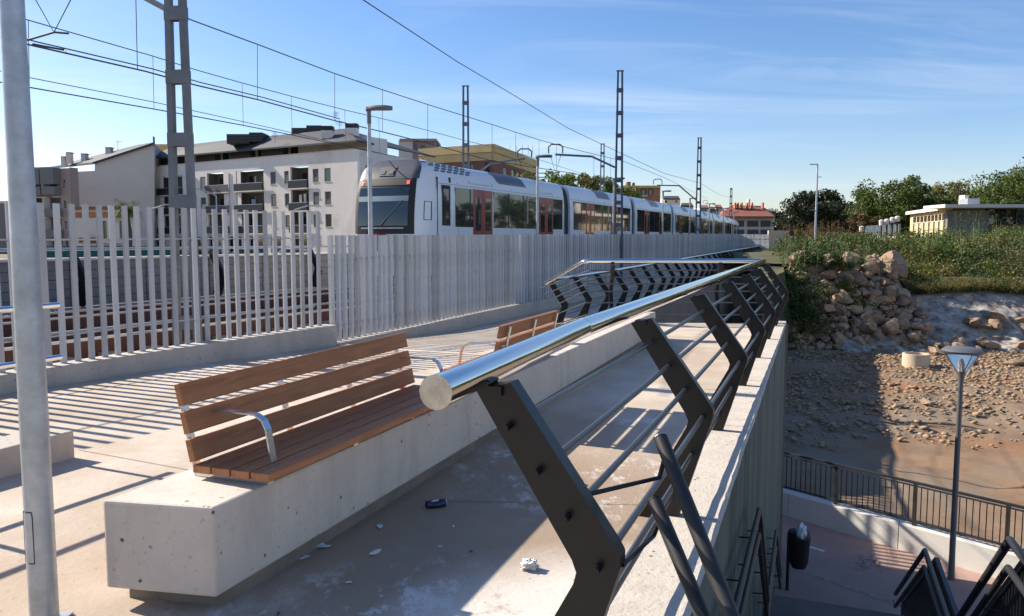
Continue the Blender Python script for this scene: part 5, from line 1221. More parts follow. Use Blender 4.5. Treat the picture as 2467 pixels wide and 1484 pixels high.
for i in range(len(prof)-1):
    (ya, za), (yb, zb2) = prof[i], prof[i+1]
    a, b = wp(ya, 2.07)+Vector((0, 0, za-.10)), wp(yb, 2.07)+Vector((0, 0, zb2-.10)); part(MB().bar(a, b, .05, .06), 'top_rail', M['dark'], gr, world=True)
    a, b = wp(ya, 2.07)+Vector((0, 0, za-1.12)), wp(yb, 2.07)+Vector((0, 0, zb2-1.12)); part(MB().bar(a, b, .05, .28), 'stringer', M['dark'], gr, world=True)
bm2 = MB().box((0, 0, 0), (.012, .04, .96)).mesh('baluster', M['dark'])
for y in np.arange(1.5, 13.75, .085):
    z = float(np.interp(y, [p[0] for p in prof], [p[1] for p in prof])); p = wp(y, 2.07); o = link('baluster', bm2, gr, Vector((p.x, p.y, z-.6))-gr.location); o.rotation_euler = (0, 0, RZ)
for y in np.arange(4, 13.9, 1.6):
    z = float(np.interp(y, [p[0] for p in prof], [p[1] for p in prof])); p = wp(y, 1.93)
    part(MB().tube([wp(y, 2.06)+Vector((0, 0, z-.28)), wp(y, 1.93)+Vector((0, 0, z-.28)), wp(y, 1.93)+Vector((0, 0, z-.2))], .008, 6), 'bracket', M['dark2'], gr, world=True)
# short tubes where the first flight leaves the platform
hr1 = thing('stair_handrail', 'pair of thick charcoal tubes descending from the first railing post', 'handrail', (.5, 2.7, -1))
for z0, (px, py), Y0 in ((0, (1591, 1055), 2.75), (1, (1577, 1207), 2.72)):
    a = at(px, py, Y0); d = Vector((.135, -.40, -.42 if z0 == 0 else -.36)); b = a+d*2.4
    part(MB().tube([a, b], .0255, 24), 'tube', M['dark2'], hr1, world=True, smooth=True)
    dn = d.normalized(); part(MB().tube([a-dn*.002, a-dn*.006], .0262, 24), 'end_cap', M['cap_steel' if z0 == 0 else 'dark2'], hr1, world=True)
    q = a+dn*.05; pp = Vector((elb[0][0], elb[0][1], 0)); pst = (pp-RN*.17+Vector((0, 0, ZF+.86))) if z0 == 0 else (pp+Vector((0, 0, ZF+.66)))
    j = Vector((q.x, q.y, pst.z)); j.z = q.z-(.10 if z0 == 0 else .10)
    part(MB().tube([pst, Vector((q.x-.02, q.y, pst.z if abs(pst.z-q.z) > .05 else j.z)), Vector((q.x, q.y, q.z-.02))], .008 if z0 else .009, 8), 'bracket', M['dark'], hr1, world=True)
# litter bin with bag
bn = thing('litter_bin', 'black litter bin on a post at the foot of the wall', 'litter bin', (5.22, 14.3, ZL))
part(MB().tube([(0, 0, 0), (0, 0, 1.05)], .03, 10), 'post', M['plastic'], bn); part(MB().lathe([(.13, .45), (.17, .55), (.20, 1.02), (.215, 1.04), (.20, 1.06)], 18, (.20, 0, 0)), 'body', M['plastic'], bn, smooth=True)
part(MB().lathe([(.21, 1.06), (.19, 1.13), (.05, 1.17)], 18, (.20, 0.03, 0)), 'hood', M['plastic'], bn, smooth=True)
def lump(c, r, m, name, label, cat, seed, sq=(1, 1, 1), sub=3, amp=.35):
    b = bmesh.new(); bmesh.ops.create_icosphere(b, subdivisions=sub, radius=1)
    for v in b.verts:
        k = 1+amp*mnoise.noise(v.co*1.9+Vector((seed, 0, 0)))+amp*.6*mnoise.noise(v.co*4.5+Vector((0, seed, 0))); v.co = Vector((v.co.x*sq[0], v.co.y*sq[1], v.co.z*sq[2]))*k*r
    me = bpy.data.meshes.new(name); b.to_mesh(me); b.free(); me.materials.append(m); o = link(name, me, None, c); return tag(o, label, cat)
lump(Vector((5.40, 14.15, ZL+1.2)), .11, M['bag'], 'plastic_bag', 'crumpled whitish plastic bag stuffed in the litter bin', 'bag', 4, (.8, .8, 1.3))
# ------------------------------------------------------------------ dirt, rubble, ring
M['dirt'] = mat('excavated_dirt', (0.22, 0.135, 0.075), 0.95, var=.35, vscale=.7, bump=.8, bscale=6, col2=(0.23, 0.175, 0.12), c2lo=.42, c2hi=.6, c2scale=.28,
    extra=lambda t, p, s, c: blend(t, c, mulf(t, noise_mask(t, s, .22, .55, .66, 6), .75), (0.26, .11, .045), None))
def dirtz(a, b): return ZD+.16*nz(a, b, .35)+.09*nz(a, b, 1.3, 4)+(0.14*abs(nz(a, b, 2.2, 8)) if b > 9 else 0)
as_ = np.arange(-16, 60, .33); bs_ = np.arange(.281, 36, .33)
A2, B2 = np.meshgrid(as_, bs_); Z2 = np.vectorize(dirtz)(A2, B2); Z2[0, :] = ZD-.05
V = np.stack([WA.x+WD.x*A2+WN.x*B2, WA.y+WD.y*A2+WN.y*B2, Z2], -1).reshape(-1, 3)
nx = len(as_); i = (np.arange(len(bs_)-1)[:, None]*nx+np.arange(nx-1)[None]).ravel()
Fq = np.stack([i, i+1, i+1+nx, i+nx], 1); cen = V[Fq].mean(1); keep = (cen[:, 0] > p2x(cen[:, 1])+.1) & (cen[:, 0] > wall_x(cen[:, 1])*(cen[:, 1] < 17)-.1) & (cen[:, 1] < 47.5)
d_ = link('dirt_ground', npmesh('dirt_ground', V, Fq[keep], M['dirt'], True)); d_['kind'] = 'structure'
def rpos(r):
    for _ in range(20):
        y = 22+r.random()*24.5; x = p2x(y)+.6+r.random()*(33-8)*1.3
        dens = .5+.9*nz(x, y, .22, 2)+(.3 if y > 27 else -.35)
        if y > 22 and r.random() < dens: return (x, y, ZD+.06+.05*r.random())
V, Fq = stones(17000, rpos, .02, .17, .5, 5)
tag(link('rubble', npmesh('rubble', V, Fq, M['rubble'])), 'pale broken stones scattered over the excavated dirt', 'rubble', kind='stuff')
rockmesh = []
for k in range(7):
    b = bmesh.new(); bmesh.ops.create_icosphere(b, subdivisions=3, radius=1)
    dirs = [Vector(rng.normal(size=3)).normalized() for _ in range(16)]; hs_ = [0.50+.36*rng.random() for _ in dirs]
    for v in b.verts:
        for d, h in zip(dirs, hs_):
            ex_ = v.co.dot(d)-h
            if ex_ > 0: v.co -= d*ex_*.97
        v.co *= 1+.12*mnoise.noise(v.co*2.2+Vector((k*9, 0, 0)))+.05*mnoise.noise(v.co*6+Vector((k*3, 0, 0)))
    me = bpy.data.meshes.new('boulder'); b.to_mesh(me); b.free(); me.materials.append(M['rock'])
    for p in me.polygons: p.use_smooth = True
    try: me.set_sharp_from_angle(angle=math.radians(16))
    except Exception: pass
    rockmesh.append(me)
def rock(root, p, s, name='boulder', sq=None):
    o = link(name, random.choice(rockmesh), root, Vector(p)-(root.location if root else Vector()))
    o.rotation_euler = (random.uniform(-.4, .4), random.uniform(-.4, .4), random.uniform(0, 6.28)); q = sq or (random.uniform(.95, 1.3), random.uniform(.8, 1.1), random.uniform(.68, .9))
    o.scale = [s*v for v in q]; return o
bwl = thing('boulder_wall', 'steep bank of stacked tan boulders beyond the railing', 'boulder wall', (18, 46, -4))
z = -6.05; row = 0
while z < -.95:
    f_ = (z+6.05)/5.1; y0 = 43.9+4.4*f_; x = .353*y0; xmax = 23.0+1.3*math.sin(f_*5)*.6+(0 if f_ < .82 else .9)
    while x < xmax:
        s = random.choice((.25, .32, .38, .46, .56))*random.uniform(.9, 1.15)*(1.45 if f_ > .84 else 1)
        rock(bwl, (x+s, y0+random.uniform(-.25, .2)-.1*math.sin(x), z+random.uniform(-.16, .22)), s); x += s*random.uniform(1.25, 1.6)
    z += .48; row += 1
for i, (px, py, s, lab) in enumerate(((2255, 855, .55, 'pale slab of rock right of the concrete ring'), (2340, 878, .45, 'pale angular rock on dirt right of the lamp head'), (2440, 882, .5, 'pale rock on the dirt near the right frame edge'), (2160, 985, .3, 'small pale rock on the shadow edge'), (2190, 960, .28, 'small rock just beyond the shadow edge'), (2235, 975, .34, 'squarish pale rock left of the lamp post'), (2370, 790, .75, 'large boulder resting against the rock face'), (2420, 795, .6, 'grey boulder at the foot of the rock face'), (2300, 810, .55, 'rounded grey boulder left of the rock face foot'))):
    p = atz(px, py, ZD); 
    if p.y > 45.5: p = at(px, py, 45.4)
    o = rock(None, (p.x, p.y, p.z+s*.25), s, 'loose_rock', (1.3, .9, .5)); tag(o, lab, 'rock')
rp = atz(2205, 882, ZD+.05)
cr = thing('concrete_ring', 'short pale concrete manhole ring standing on the dirt', 'concrete ring', (rp.x, rp.y, ZD))
part(MB().lathe([(.62, 0), (.62, .68), (.50, .68), (.50, .02)], 28), 'ring', M['beige'], cr, smooth=True); part(MB().lathe([(.5, .0), (.5, .05), (0.01, .05)], 20), 'floor', M['plinth'], cr)
rfo = thing('rocky_foot', 'jumble of grey and tan rocks along the foot of the pale rock face', 'rocks', (34, 44, ZD))
for k in range(95):
    x = 22.5+24*random.random(); u = random.random()**1.6*.5; s = random.choice((.22, .3, .4, .55))
    rock(rfo, (x, 42.9+5.6*u+random.uniform(-.2, .2), -6.15+3.25*u+s*.12), s, 'rock', (random.uniform(1, 1.7), random.uniform(.8, 1.1), random.uniform(.5, .8)))
# rock face (shotcrete) and hillside
def facez(u):  # profile: u 0..1 from foot to top -> (dy, z)
    return u
xs_ = np.arange(18.5, 62, .13); us = np.linspace(0, 1, 40); X3, U3 = np.meshgrid(xs_, us)
def fpt(x, u):
    z = -6.35+3.25*u+(.35*nz(x, 0, .12) if u > .5 else 0); lower = max(0, .5-u)*2
    dy = 1.4*u-lower*.5+(.8*nz(x, z, .8)+.75*abs(nz(x, z*1.4, 1.7, 3))+.35*abs(nz(x, z*1.2, 4.1, 9)))*(1.1-u)*1.1-.12*math.sin(x*3.0)*(u > .3 and x < 26)*.5+.25*nz(x, z, .33, 7)
    return (x, 42.9+dy+4.5*u, z)
V = np.array([fpt(x, u) for u in us for x in xs_]); nx = len(xs_); i = (np.arange(len(us)-1)[:, None]*nx+np.arange(nx-1)[None]).ravel()
fo = link('rock_face', npmesh('rock_face', V, np.stack([i, i+1, i+1+nx, i+nx], 1), M['shot'], True)); fo['kind'] = 'structure'
def hillz(x, y):
    top = -3.1+.35*nz(x, 0, .12) if x > 24.8 else (-1.25 if x < 23.0 else -1.25-(x-23.0)/1.8*1.85)
    return float(np.interp(y, [48.6, 50.5, 54, 60, 70, 90, 200], [top-.15, top+.1, max(top+.5, -2.0), -.95, -.75, -.8, -1.0]))+.12*nz(x, y, .4)+(.035*max(0, min(30, x-26))*min(1, max(0, (y-50)/6)) if y < 75 else 0)
def hz0(x, y): return hillz(x, y)
M['hill'] = mat('scrub_soil', (0.085, 0.085, 0.035), .95, var=.3, vscale=.5, col2=(.14, .11, .05), c2lo=.5, c2hi=.65, c2scale=.3)
ho = link('hillside', gridmesh('hillside', list(np.arange(14.5, 100, .8)), [48.3, 48.9, 49.5, 50.2, 51, 52, 53.4, 55, 57, 60, 65, 70, 80, 90, 120, 160, 220], hz0, M['hill'])); ho['kind'] = 'structure'
fs_ = link('far_path', gridmesh('far_path', [27, 29, 31, 33, 35], [70, 80, 90, 110, 140], lambda x, y: -1.0+.35, M['pink'], False)); fs_['kind'] = 'structure'

# ------------------------------------------------------------------ vegetation
def leafcloud(centers, rad, n_per, size, seed, up=0.0, shape=(1, 1, .8)):
    """n_per leaf quads (as two-vertex-wide diamonds) about each centre"""
    r = np.random.default_rng(seed); C_ = np.repeat(np.asarray(centers), n_per, 0); R_ = np.repeat(np.asarray(rad), n_per)
    d = r.normal(size=(len(C_), 3)); d /= np.linalg.norm(d, axis=1)[:, None]; rr = R_*(r.random(len(C_))**.45)
    P_ = C_+d*rr[:, None]*np.array(shape)
    a = r.normal(size=(len(C_), 3)); a[:, 2] += up; a /= np.linalg.norm(a, axis=1)[:, None]; b = np.cross(a, r.normal(size=(len(C_), 3))); b /= np.linalg.norm(b, axis=1)[:, None]
    s = size*(.6+.8*r.random(len(C_)))[:, None]; a *= s; b *= s*.55
    V = np.stack([P_-a, P_-b*.9+a*.1, P_+a, P_+b*.9+a*.1], 1).reshape(-1, 3); F_ = np.arange(len(V)).reshape(-1, 4); return V, F_
def tree(name, label, x, y, zb, H, W, m, seed, n=60, per=130, leaf=.13, trunkh=.3, group=None, cat='tree', squash=1.0, parent_mesh=None, lean=0):
    r = np.random.default_rng(seed); t = thing(name, label, cat, (x, y, zb), 0, group)
    tb = MB(); tb.tube([(0, 0, -.3), (0, 0, H*trunkh), (.03*H, 0, H*.62)], [H*.032, H*.024, H*.01], 9)
    cs, rs = [], []; c0_ = np.array([0, 0, H*(trunkh+ (1-trunkh)*.5)]); ax = np.array([W/2, W/2, H*(1-trunkh)/2*squash])
    for k in range(n):
        d = r.normal(size=3); d /= np.linalg.norm(d); q = (.35+.65*r.random()**.5); c = c0_+d*ax*q*(.80+.32*nz(d[0]*1.5+seed, d[1]*1.5, 1, d[2]*1.5)+.12); cs.append(c); rs.append((.15+.12*r.random())*min(W, H)*.62)
        if k < 12: tb.tube([(0, 0, H*trunkh*(.7+.5*r.random())), tuple(c*.5+np.array([0, 0, H*trunkh])*.5), tuple(c)], [H*.011, H*.007, H*.003], 5)
    part(tb, 'trunk', M['bark'], t); V, F_ = leafcloud(cs, rs, per, leaf, seed); link('crown', npmesh('crown', V, F_, m), t); return t
tree('dark_tree', 'dark round-crowned tree behind the tall thin lamp on the right', xat(1958, 78), 78, -.9, zat(455, 78)+1.0, 7.0, M['leaf_dark'], 11, 75, 190, .15, .12)
ts = [(2128, 108, 437, 8.5, 'leaf_mid', 'tallest leafy green tree left of the low yellow building'), (2190, 104, 446, 8, 'leaf_mid', 'green tree directly behind the blue-grey fence end'), (2240, 118, 456, 8, 'leaf_mid', 'dark green tree behind the low roof'), (2288, 122, 450, 7.5, 'leaf_olive', 'olive brown-tipped tree behind the low roof'), (2088, 112, 490, 5, 'leaf_olive', 'small yellowish tree left of the tallest green tree'),
      (2330, 125, 462, 8, 'leaf_mid', 'green tree behind the rooftop air unit'), (2375, 128, 458, 8, 'leaf_mid', 'green tree right of the rooftop air unit'), (2425, 112, 440, 8, 'leaf_lime', 'bright green tree above the glazed building'), (2470, 105, 388, 10, 'leaf_mid', 'tall tree at the right frame edge'), (2045, 130, 487, 7, 'leaf_dark', 'distant dark tree right of the dark round tree'), (2410, 120, 430, 8, 'leaf_mid', 'middle-height tree left of the tall edge tree'),
      (1862, 158, 512, 7, 'leaf_dark', 'distant tree right of the red-roofed house'), (2075, 95, 520, 4, 'leaf_dry', 'small bare brownish tree behind the slatted fence')]
for i, (px, Y, py, W, mm_, lab) in enumerate(ts): tree('leafy_tree', lab, xat(px, Y), Y, -1.0, (zat(py, Y)+1.0)*1.07, W*1.25, M[mm_], 20+i, 64, 150, .19, .10, 'trees on the right skyline')
# the same wood goes on outside the right edge of the view (the train windows mirror it)
for i, (x, y, H, W) in enumerate(((62, 62, 11, 10), (66, 72, 13, 11), (70, 81, 10, 10), (58, 52, 9, 9), (76, 92, 14, 12), (52, 43, 8, 9), (82, 104, 13, 12), (60, 34, 9, 10), (72, 60, 12, 11))): tree('leafy_tree', ['first','second','third','fourth','fifth','sixth','seventh','eighth','ninth'][i]+' tree of the wood beyond the right edge of the view', x, y, -1.0 if y > 50 else -6.3, H*.62+(0 if y > 50 else 4), W, M[('leaf_mid', 'leaf_dark')[i % 2]], 90+i, 34, 80, .30, .12, 'trees out of view on the right')
ts = [(1258, 402), (1305, 398), (1352, 405), (1400, 402), (1440, 418), (1490, 432), (1530, 450)]
for i, (px, py) in enumerate(ts):
    Y = 82+i*4; tree('street_tree', ['lime green tree at the left end of the row behind the train', 'second lime tree of the row, right of the brick building', 'third lime tree, left of the second lamp post head', 'fourth lime tree, above the train gangway', 'fifth lime tree, left of the lattice mast', 'sixth lime tree, right of the tallest mast', 'seventh tree, below the orange block'][i], xat(px, Y), Y, -2, zat(py, Y)+2, 6.0, M['leaf_lime' if i % 3 else 'leaf_olive'], 60+i, 40, 130, .18, .2, 'row of trees behind the train')
# far wooded strip along the horizon (one mass)
cs, rs = [], []
r = np.random.default_rng(5)
for k in range(420):
    px = r.uniform(1560, 2500) if k % 4 else r.uniform(-100, 1500); Y = r.uniform(200, 320); cs.append((xat(px, Y), Y, r.uniform(-1, 4.5 if px > 1600 else 3))); rs.append(r.uniform(2.5, 4.5))
V, F_ = leafcloud(cs, rs, 90, .75, 9); tag(link('distant_trees', npmesh('distant_trees', V, F_, M['leaf_dark'])), 'distant line of trees along the horizon', 'trees', kind='stuff')
# scrub on the hillside: nearer, smaller leaves; bushes of several tones as separate masses
def scrub(seed, n, m, name, lab, test, rmin, rmax, per, leaf, up=.3, shape=(1, 1, .75)):
    r = np.random.default_rng(seed); cs, rs = [], []
    while len(cs) < n:
        x = r.uniform(14.5, 52); y = 48.0+22*r.random()**1.5
        if not test(x, y, r): continue
        if x > 24.6 and y < 49.5 and rmin > .25: continue
        if x < 24.8 and y < 50.6: continue
        q = r.uniform(rmin, rmax); cs.append((x, y, hillz(x, y)+q*.45)); rs.append(q)
    V, F_ = leafcloud(cs, rs, per, leaf, seed, up, shape); return tag(link(name, npmesh(name, V, F_, m)), lab, 'scrub', kind='stuff')
scrub(31, 330, M['leaf_bush'], 'scrub', 'dense green scrub covering the slope above the rock face', lambda x, y, r: x > .347*y+.2 and nz(x, y, .3, 2) > -.22, .3, 1.45, 170, .10)
scrub(32, 230, M['leaf_olive'], 'olive_scrub', 'yellowish olive bushes scattered on the slope', lambda x, y, r: x > .36*y and nz(x, y, .25, 11) > -.12, .3, 1.1, 170, .08, .8)
scrub(36, 110, M['leaf_lime'], 'lime_scrub', 'bright green shrubs scattered on the slope', lambda x, y, r: x > .37*y and nz(x, y, .3, 21) > .05, .4, 1.3, 170, .09, .5)
scrub(33, 130, M['leaf_dry'], 'dry_scrub', 'dry reddish brown weeds among the green scrub', lambda x, y, r: x > .38*y and nz(x, y, .28, 31) > .0, .3, .9, 130, .06, 1.4, (1, 1, 1.2))
scrub(34, 90, M['leaf_mid'], 'dark_scrub', 'darker tall shrubs at the top of the slope', lambda x, y, r: y > 50 and x > .42*y and nz(x, y, .18, 6) > .02, .8, 1.5, 260, .10)
scrub(35, 90, M['leaf_bush'], 'overhanging_scrub', 'shrubs hanging over the top edge of the rock face', lambda x, y, r: y < 50.2 and x > 22.3, .15, .42, 220, .075)
def fillpos(r):
    f_ = r.random(); y0 = 43.9+4.4*f_; x = .353*y0+r.random()*(23.2-.353*y0); return (x, y0-.05+.3*r.random(), -6.05+5.0*f_+.05)
V, F_ = stones(2600, fillpos, .07, .22, .8, 51); tag(link('bank_rubble', npmesh('bank_rubble', V, F_, M['rubble'])), 'small broken stones wedged between the boulders', 'rubble', kind='stuff')
# weeds between boulders
cs = [(random.uniform(15.5, 21.5), 44.6+random.uniform(0, 2.6), 0) for _ in range(26)]; cs = [(x, y, -6+5.1*(y-44.1)/3.2+.25) for x, y, _ in cs]
V, F_ = leafcloud(cs, [random.uniform(.22, .5) for _ in cs], 260, .05, 44); tag(link('bank_weeds', npmesh('bank_weeds', V, F_, M['leaf_bush'])), 'green weeds growing between the boulders', 'weeds', kind='stuff')
# canes: long upright blades
def canes(seed, n, area, h0, h1, name, lab, m=None, w=.03):
    r = np.random.default_rng(seed); V = []
    k = 0
    while k < n:
        x, y = area(r)
        z = hillz(x, y) if x > 14.6 else -2.0; h = r.uniform(h0, h1); a = r.uniform(0, 6.28); lean = r.normal(size=2)*.10*h; e = np.array([math.cos(a), math.sin(a), 0])*w*.6
        b = np.array([x, y, z-.1]); t = b+np.array([lean[0], lean[1], h]); V += [b-e, b+e, t+e*.4, t-e*.4]
        for _ in range(7):
            f = r.uniform(.3, 1); p = b+(t-b)*f; a = r.uniform(0, 6.28); d = np.array([math.cos(a), math.sin(a), r.uniform(.2, 1.0)]); d /= np.linalg.norm(d); L_ = r.uniform(.25, .5); sd = np.cross(d, [0, 0, 1]); sd = sd/np.linalg.norm(sd)*w
            q = p+d*L_*.55; V += [p-sd*.3, q-sd, p+d*L_+np.array([0, 0, -.12]), q+sd]
        k += 1
    V = np.array(V); tag(link(name, npmesh(name, V, np.arange(len(V)).reshape(-1, 4), m or M['reed'])), lab, 'reeds', kind='stuff')
canes(71, 200, lambda r: (lambda y: (.346*y+r.random()**1.3*5.2, y))(45.5+r.random()*9), .4, 1.7, 'reeds', 'pale green canes growing beside the railing end')
canes(72, 260, lambda r: (lambda c: (c[0]+r.normal()*.9, c[1]+r.normal()*.7))(((37.5, 56), (42, 57), (45.5, 58), (47.5, 55), (30, 55), (34, 58))[r.integers(6)]), 1.4, 3.4, 'tall_canes', 'tall canes standing out of the scrub')
canes(74, 3200, lambda r: (r.uniform(24.3, 50), 47.9+2.6*r.random()), .2, .75, 'dry_grass', 'short dry grass fringing the top of the rock face', M['leaf_olive'], .02)
canes(73, 160, lambda r: (r.uniform(23, 27.5), r.uniform(60, 68)), 1.6, 2.6, 'plume_reeds', 'reeds with plumes in front of the dark tree', M['leaf_dry'])
# reeds bank under the canes
struct(MB().hexa([(15.0, 44.5, -7), (24.2, 44.5, -7), (24.2, 49.9, -7), (15.0, 49.9, -7)], [(15.0, 44.6, -6), (24.2, 44.6, -6.0), (23.8, 49.1, -1.5), (15.0, 49.1, -1.3)]), 'boulder_bank', M['plinth'])
struct(MB().hexa([(12.6, 41.5, -7), (16.5, 44.2, -7), (17.5, 49, -7), (14, 49, -7)], [(14.9, 44.4, -2.0), (15.9, 45.6, -1.8), (17.0, 49, -1.5), (15.2, 49, -1.5)]), 'bank', M['hill'])
cs = [(.346*y+.3+random.random()*2.2, y, 0) for y in np.random.default_rng(8).uniform(43.6, 47.5, 26)]; cs = [(x, y, min(-1.3, -6+5.1*(y-43.6)/3.6)+random.uniform(.1, .8)) for x, y, _ in cs]
V, F_ = leafcloud(cs, [random.uniform(.35, .8) for _ in cs], 240, .07, 45, .6); tag(link('bank_scrub', npmesh('bank_scrub', V, F_, M['leaf_bush'])), 'green scrub tumbling down the bank beside the railing', 'scrub', kind='stuff')
# palm
pl = thing('palm_tree', 'palm tree rising behind the fence left of the mast', 'palm', at(312, 612, 62)); pb = pl.location.copy(); tz = zat(505, 62)-pb.z
part(MB().tube([(0, 0, 0), (.1, 0, tz*.5), (-.12, 0, tz)], [.22, .17, .15], 10), 'trunk', M['bark'], pl)
V = []; r = np.random.default_rng(3)
for k in range(70):
    a = r.uniform(0, 6.28); el = r.uniform(-.6, 1.3); L_ = r.uniform(1.1, 1.6); prev = np.array([-.12, 0, tz]); dr = np.array([math.cos(a)*math.cos(el), math.sin(a)*math.cos(el), math.sin(el)])
    for q in range(7):
        nx_ = prev+dr*L_/7; dr = dr+np.array([0, 0, -.16]); dr /= np.linalg.norm(dr); sd = np.cross(dr, [0, 0, 1.0]); sd = sd/(np.linalg.norm(sd)+1e-6)
        for sgn in (-1, 1):
            for e_ in (0, .5):
                p_ = prev+(nx_-prev)*e_; tip = p_+sd*sgn*.55*(1-q/9)+dr*.2+np.array([0, 0, -.12]); V += [p_, p_+dr*.03, tip+dr*.01, tip]
        prev = nx_
V = np.array(V); link('fronds', npmesh('fronds', V, np.arange(len(V)).reshape(-1, 4), M['palm']), pl)
# grass by the far path
V, F_ = leafcloud([(xat(r.uniform(1850, 1905), Y_), Y_, -.85) for Y_ in np.random.default_rng(2).uniform(62, 95, 90)], [.5]*90, 120, .08, 8, .8, (1, 1, .3)); tag(link('grass_verge', npmesh('grass_verge', V, F_, M['leaf_lime'])), 'sunlit green grass verge by the far path', 'grass', kind='stuff')

# ------------------------------------------------------------------ street furniture, car, person, small litter
def bentlamp(px, Y, y0, ybase, side, lab):
    b = at(px, ybase, Y); z1 = zat(y0, Y); t = thing('bent_street_lamp', lab, 'street lamp', b, 0, 'bent-arm street lamps'); h = z1-b.z
    part(MB().tube([(0, 0, 0), (0, 0, h*.93), (side*.3, 0, h*.97), (side*1.4, 0, h*1.0+.2)], .07, 8), 'pole', M['galv'], t, smooth=True); part(MB().box((side*1.75, 0, h+.25), (.8, .25, .12)), 'lamp_head', M['galv'], t, bevel=.03)
bentlamp(525, 70, 462, 612, -1, 'curved-arm street lamp in front of the white building'); bentlamp(363, 72, 500, 612, 1, 'street lamp behind the fence right of the palm'); bentlamp(707, 75, 502, 612, 1, 'street lamp low in front of the white building right side')
tl = thing('tall_lamp', 'tall thin lamp column in front of the dark tree', 'street lamp', at(1961, 640, 60)); h = zat(396, 60)-tl.location.z
part(MB().tube([(0, 0, 0), (0, 0, h)], [.10, .055], 10), 'column', M['galv'], tl, smooth=True); part(MB().box((-.32, 0, h), (.62, .16, .07)), 'lamp_head', M['galv'], tl); part(MB().box((.15, 0, h-.95), (.35, .1, .05)), 'bracket', M['galv'], tl); part(MB().box((-.2, 0, h*.55), (.5, .05, .03)), 'crossarm', M['galv'], tl)
def car(lab, loc, rz, m):
    t = thing('parked_car', lab, 'car', loc, rz, 'parked cars in the street')
    b = MB(); pr = [(-2.1, .35), (-2.15, .75), (-1.9, .92), (-1.25, 1.38), (-.9, 1.46), (.35, 1.44), (1.15, .98), (1.95, .80), (2.12, .6), (2.1, .32)]
    part(b.extr([(x, -.85, z) for x, z in pr], (0, 1.7, 0)), 'body', m, t, bevel=.06)
    part(MB().extr([(x, -.862, z) for x, z in ((-1.5, .95), (-1.15, 1.33), (-.85, 1.39), (.3, 1.37), (.95, .97))], (0, 1.724, 0)), 'side_window', M['glass'], t)
    part(MB().hexa([(.42, -.75, 1.40), (1.10, -.75, 1.0), (1.10, .75, 1.0), (.42, .75, 1.40)], [(.45, -.75, 1.42), (1.13, -.75, 1.02), (1.13, .75, 1.02), (.45, .75, 1.42)]), 'windscreen', M['glass'], t)
    for x in (-1.35, 1.3):
        for y in (-.8, .8): w_ = part(MB().tube([(x, y-.1, .32), (x, y+.1, .32)], .32, 16), 'wheel', M['black'], t); part(MB().tube([(x, y-.11, .32), (x, y+.11, .32)], .19, 12), 'rim', M['galv'], w_)
    return t
cl = at(612, 612, 64); car('light blue car parked beyond the tracks, behind the fence', (cl.x, 64, -2.11), .05, M['carblue'])
cl = at(720, 612, 66); car('silver car parked right of the blue one behind the fence', (cl.x, 66, -2.11), .05, M['carsilver'])

def person(loc, label, rz=0):
    t = thing('person', label, 'person', loc, rz)
    me = bpy.data.meshes.new('body'); vs = [(0, 0, .95), (0, 0, 1.15), (0, 0, 1.38), (0, 0, 1.50), (0, .02, 1.60), (0, .03, 1.72), (.1, 0, .9), (.11, .10, .50), (.11, .0, .08), (.11, .14, .03), (-.1, 0, .9), (-.10, -.06, .50), (-.10, -.20, .10), (-.10, -.08, .03), (.19, 0, 1.42), (.25, -.04, 1.15), (.24, .08, .90), (.24, .11, .81), (-.19, 0, 1.42), (-.25, .03, 1.15), (-.24, .10, .90), (-.24, .13, .81)]
    es = [(0, 1), (1, 2), (2, 3), (3, 4), (4, 5), (0, 6), (6, 7), (7, 8), (8, 9), (0, 10), (10, 11), (11, 12), (12, 13), (2, 14), (14, 15), (15, 16), (16, 17), (2, 18), (18, 19), (19, 20), (20, 21)]
    me.from_pydata(vs, es, []); me.materials.append(M['cloth']); o = link('body', me, t)
    rad = [.15, .15, .16, .06, .085, .08, .10, .065, .045, .04, .10, .065, .045, .04, .065, .05, .038, .035, .065, .05, .038, .035]
    m_ = o.modifiers.new('skin', 'SKIN')
    for sv, q in zip(me.skin_vertices[0].data, rad): sv.radius = (q, q)
    me.skin_vertices[0].data[0].use_root = True; o.modifiers.new('sub', 'SUBSURF').levels = 1; o.modifiers['sub'].render_levels = 1
    part(MB().lathe([(.05, 1.56), (.085, 1.60), (.095, 1.68), (.07, 1.76), (.01, 1.79)], 14, (0, .03, 0)), 'head', M['skin'], t, smooth=True); part(MB().lathe([(.10, 1.68), (.10, 1.73), (.075, 1.79), (.01, 1.82)], 14, (0, .02, 0)), 'hair', M['black'], t, smooth=True)
    return t
pp = at(1905, 601, 84); person(pp, 'person in dark clothes walking on the far path', 2.9)
rc = thing('round_sign', 'small dark round sign on a thin post near the far path end', 'sign', at(1904, 612, 66)); h = zat(562, 66)-rc.location.z
part(MB().tube([(0, 0, 0), (0, 0, h)], .03, 8), 'post', M['galv'], rc); 
part(MB().tube([(0, -.03, h), (0, .0, h)], .24, 20), 'disc', M['black'], rc)
lump(atz(1275, 1360, ZF+.025)+Vector((0, 0, 0)), .034, M['foil'], 'foil_ball', 'crumpled ball of silver foil on the sunlit concrete', 'litter', 2, (1.25, 1, .8), 4, .55)
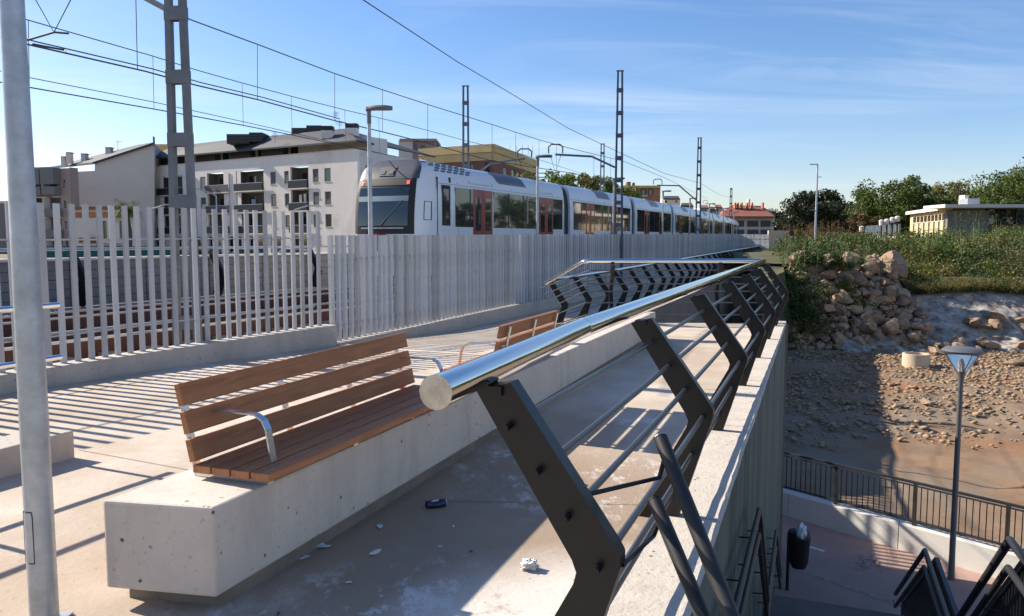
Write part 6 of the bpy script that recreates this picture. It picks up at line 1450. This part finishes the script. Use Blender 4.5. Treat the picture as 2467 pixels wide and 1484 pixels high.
cn = atz(1050, 1215, ZF+.02); t = thing('crushed_can', 'crushed dark blue and silver drink can lying in the shade', 'can', (cn.x, cn.y, ZF), .35)
part(MB().tube([(-.062, 0, .026), (-.03, .006, .022), (0, -.004, .018), (.03, .004, .023), (.062, 0, .026)], [.024, .030, .024, .030, .024], 14), 'body', mat('can_blue', (.04, .05, .09), .3, metal=.7, var=.9, vscale=40), t, smooth=True)
part(MB().tube([(.062, 0, .026), (.066, 0, .026)], .023, 14), 'lid', M['foil'], t); part(MB().box((0, 0, .046), (.07, .018, .004), .1), 'label', M['paint'], t)
labs = ['flattened grey paper by the foot of the bench block', 'torn white paper scrap left of the can', 'thin white paper sliver in the shade', 'small cigarette packet scrap near the bottom', 'pale leaf scrap near the block', 'white scrap on the concrete below the can', 'tiny pale scrap beside the shadow edge', 'dark leaf on the sunlit concrete', 'dark crumb near the bottom of the shaded floor']
for i, (px, py, s, mm_) in enumerate(((770, 1318, .05, 'bag'), (905, 1333, .035, 'paint'), (915, 1270, .03, 'bag'), (838, 1405, .018, 'paint'), (735, 1345, .028, 'bag'), (1092, 1270, .016, 'paint'), (1060, 1318, .012, 'paint'), (1133, 1330, .014, 'bark'), (670, 1480, .014, 'bark'))):
    p = atz(px, py, ZF); r = np.random.default_rng(i+100); n_ = 9; vs = [(0, 0, .012*s/.05)]
    for k in range(n_): a = 2*math.pi*k/n_; q = s*(.5+.6*r.random()); vs.append((q*math.cos(a)*1.3, q*math.sin(a)*.6, .003+.012*r.random()*s/.05))
    fs = [(0, k+1, (k+1) % n_+1) for k in range(n_)]
    me = MB().add(vs+[(v[0], v[1], v[2]-.0025) for v in vs], fs+[tuple(x+n_+1 for x in f[::-1]) for f in fs]+[(k+1, (k+1) % n_+1, (k+1) % n_+2+n_, k+2+n_) for k in range(n_)])
    o = part(me, 'paper_scrap' if mm_ != 'bark' else 'leaf_scrap', M[mm_]); o.location = (p.x, p.y, ZF+.003); o.rotation_euler = (0, 0, i); tag(o, labs[i], 'litter')
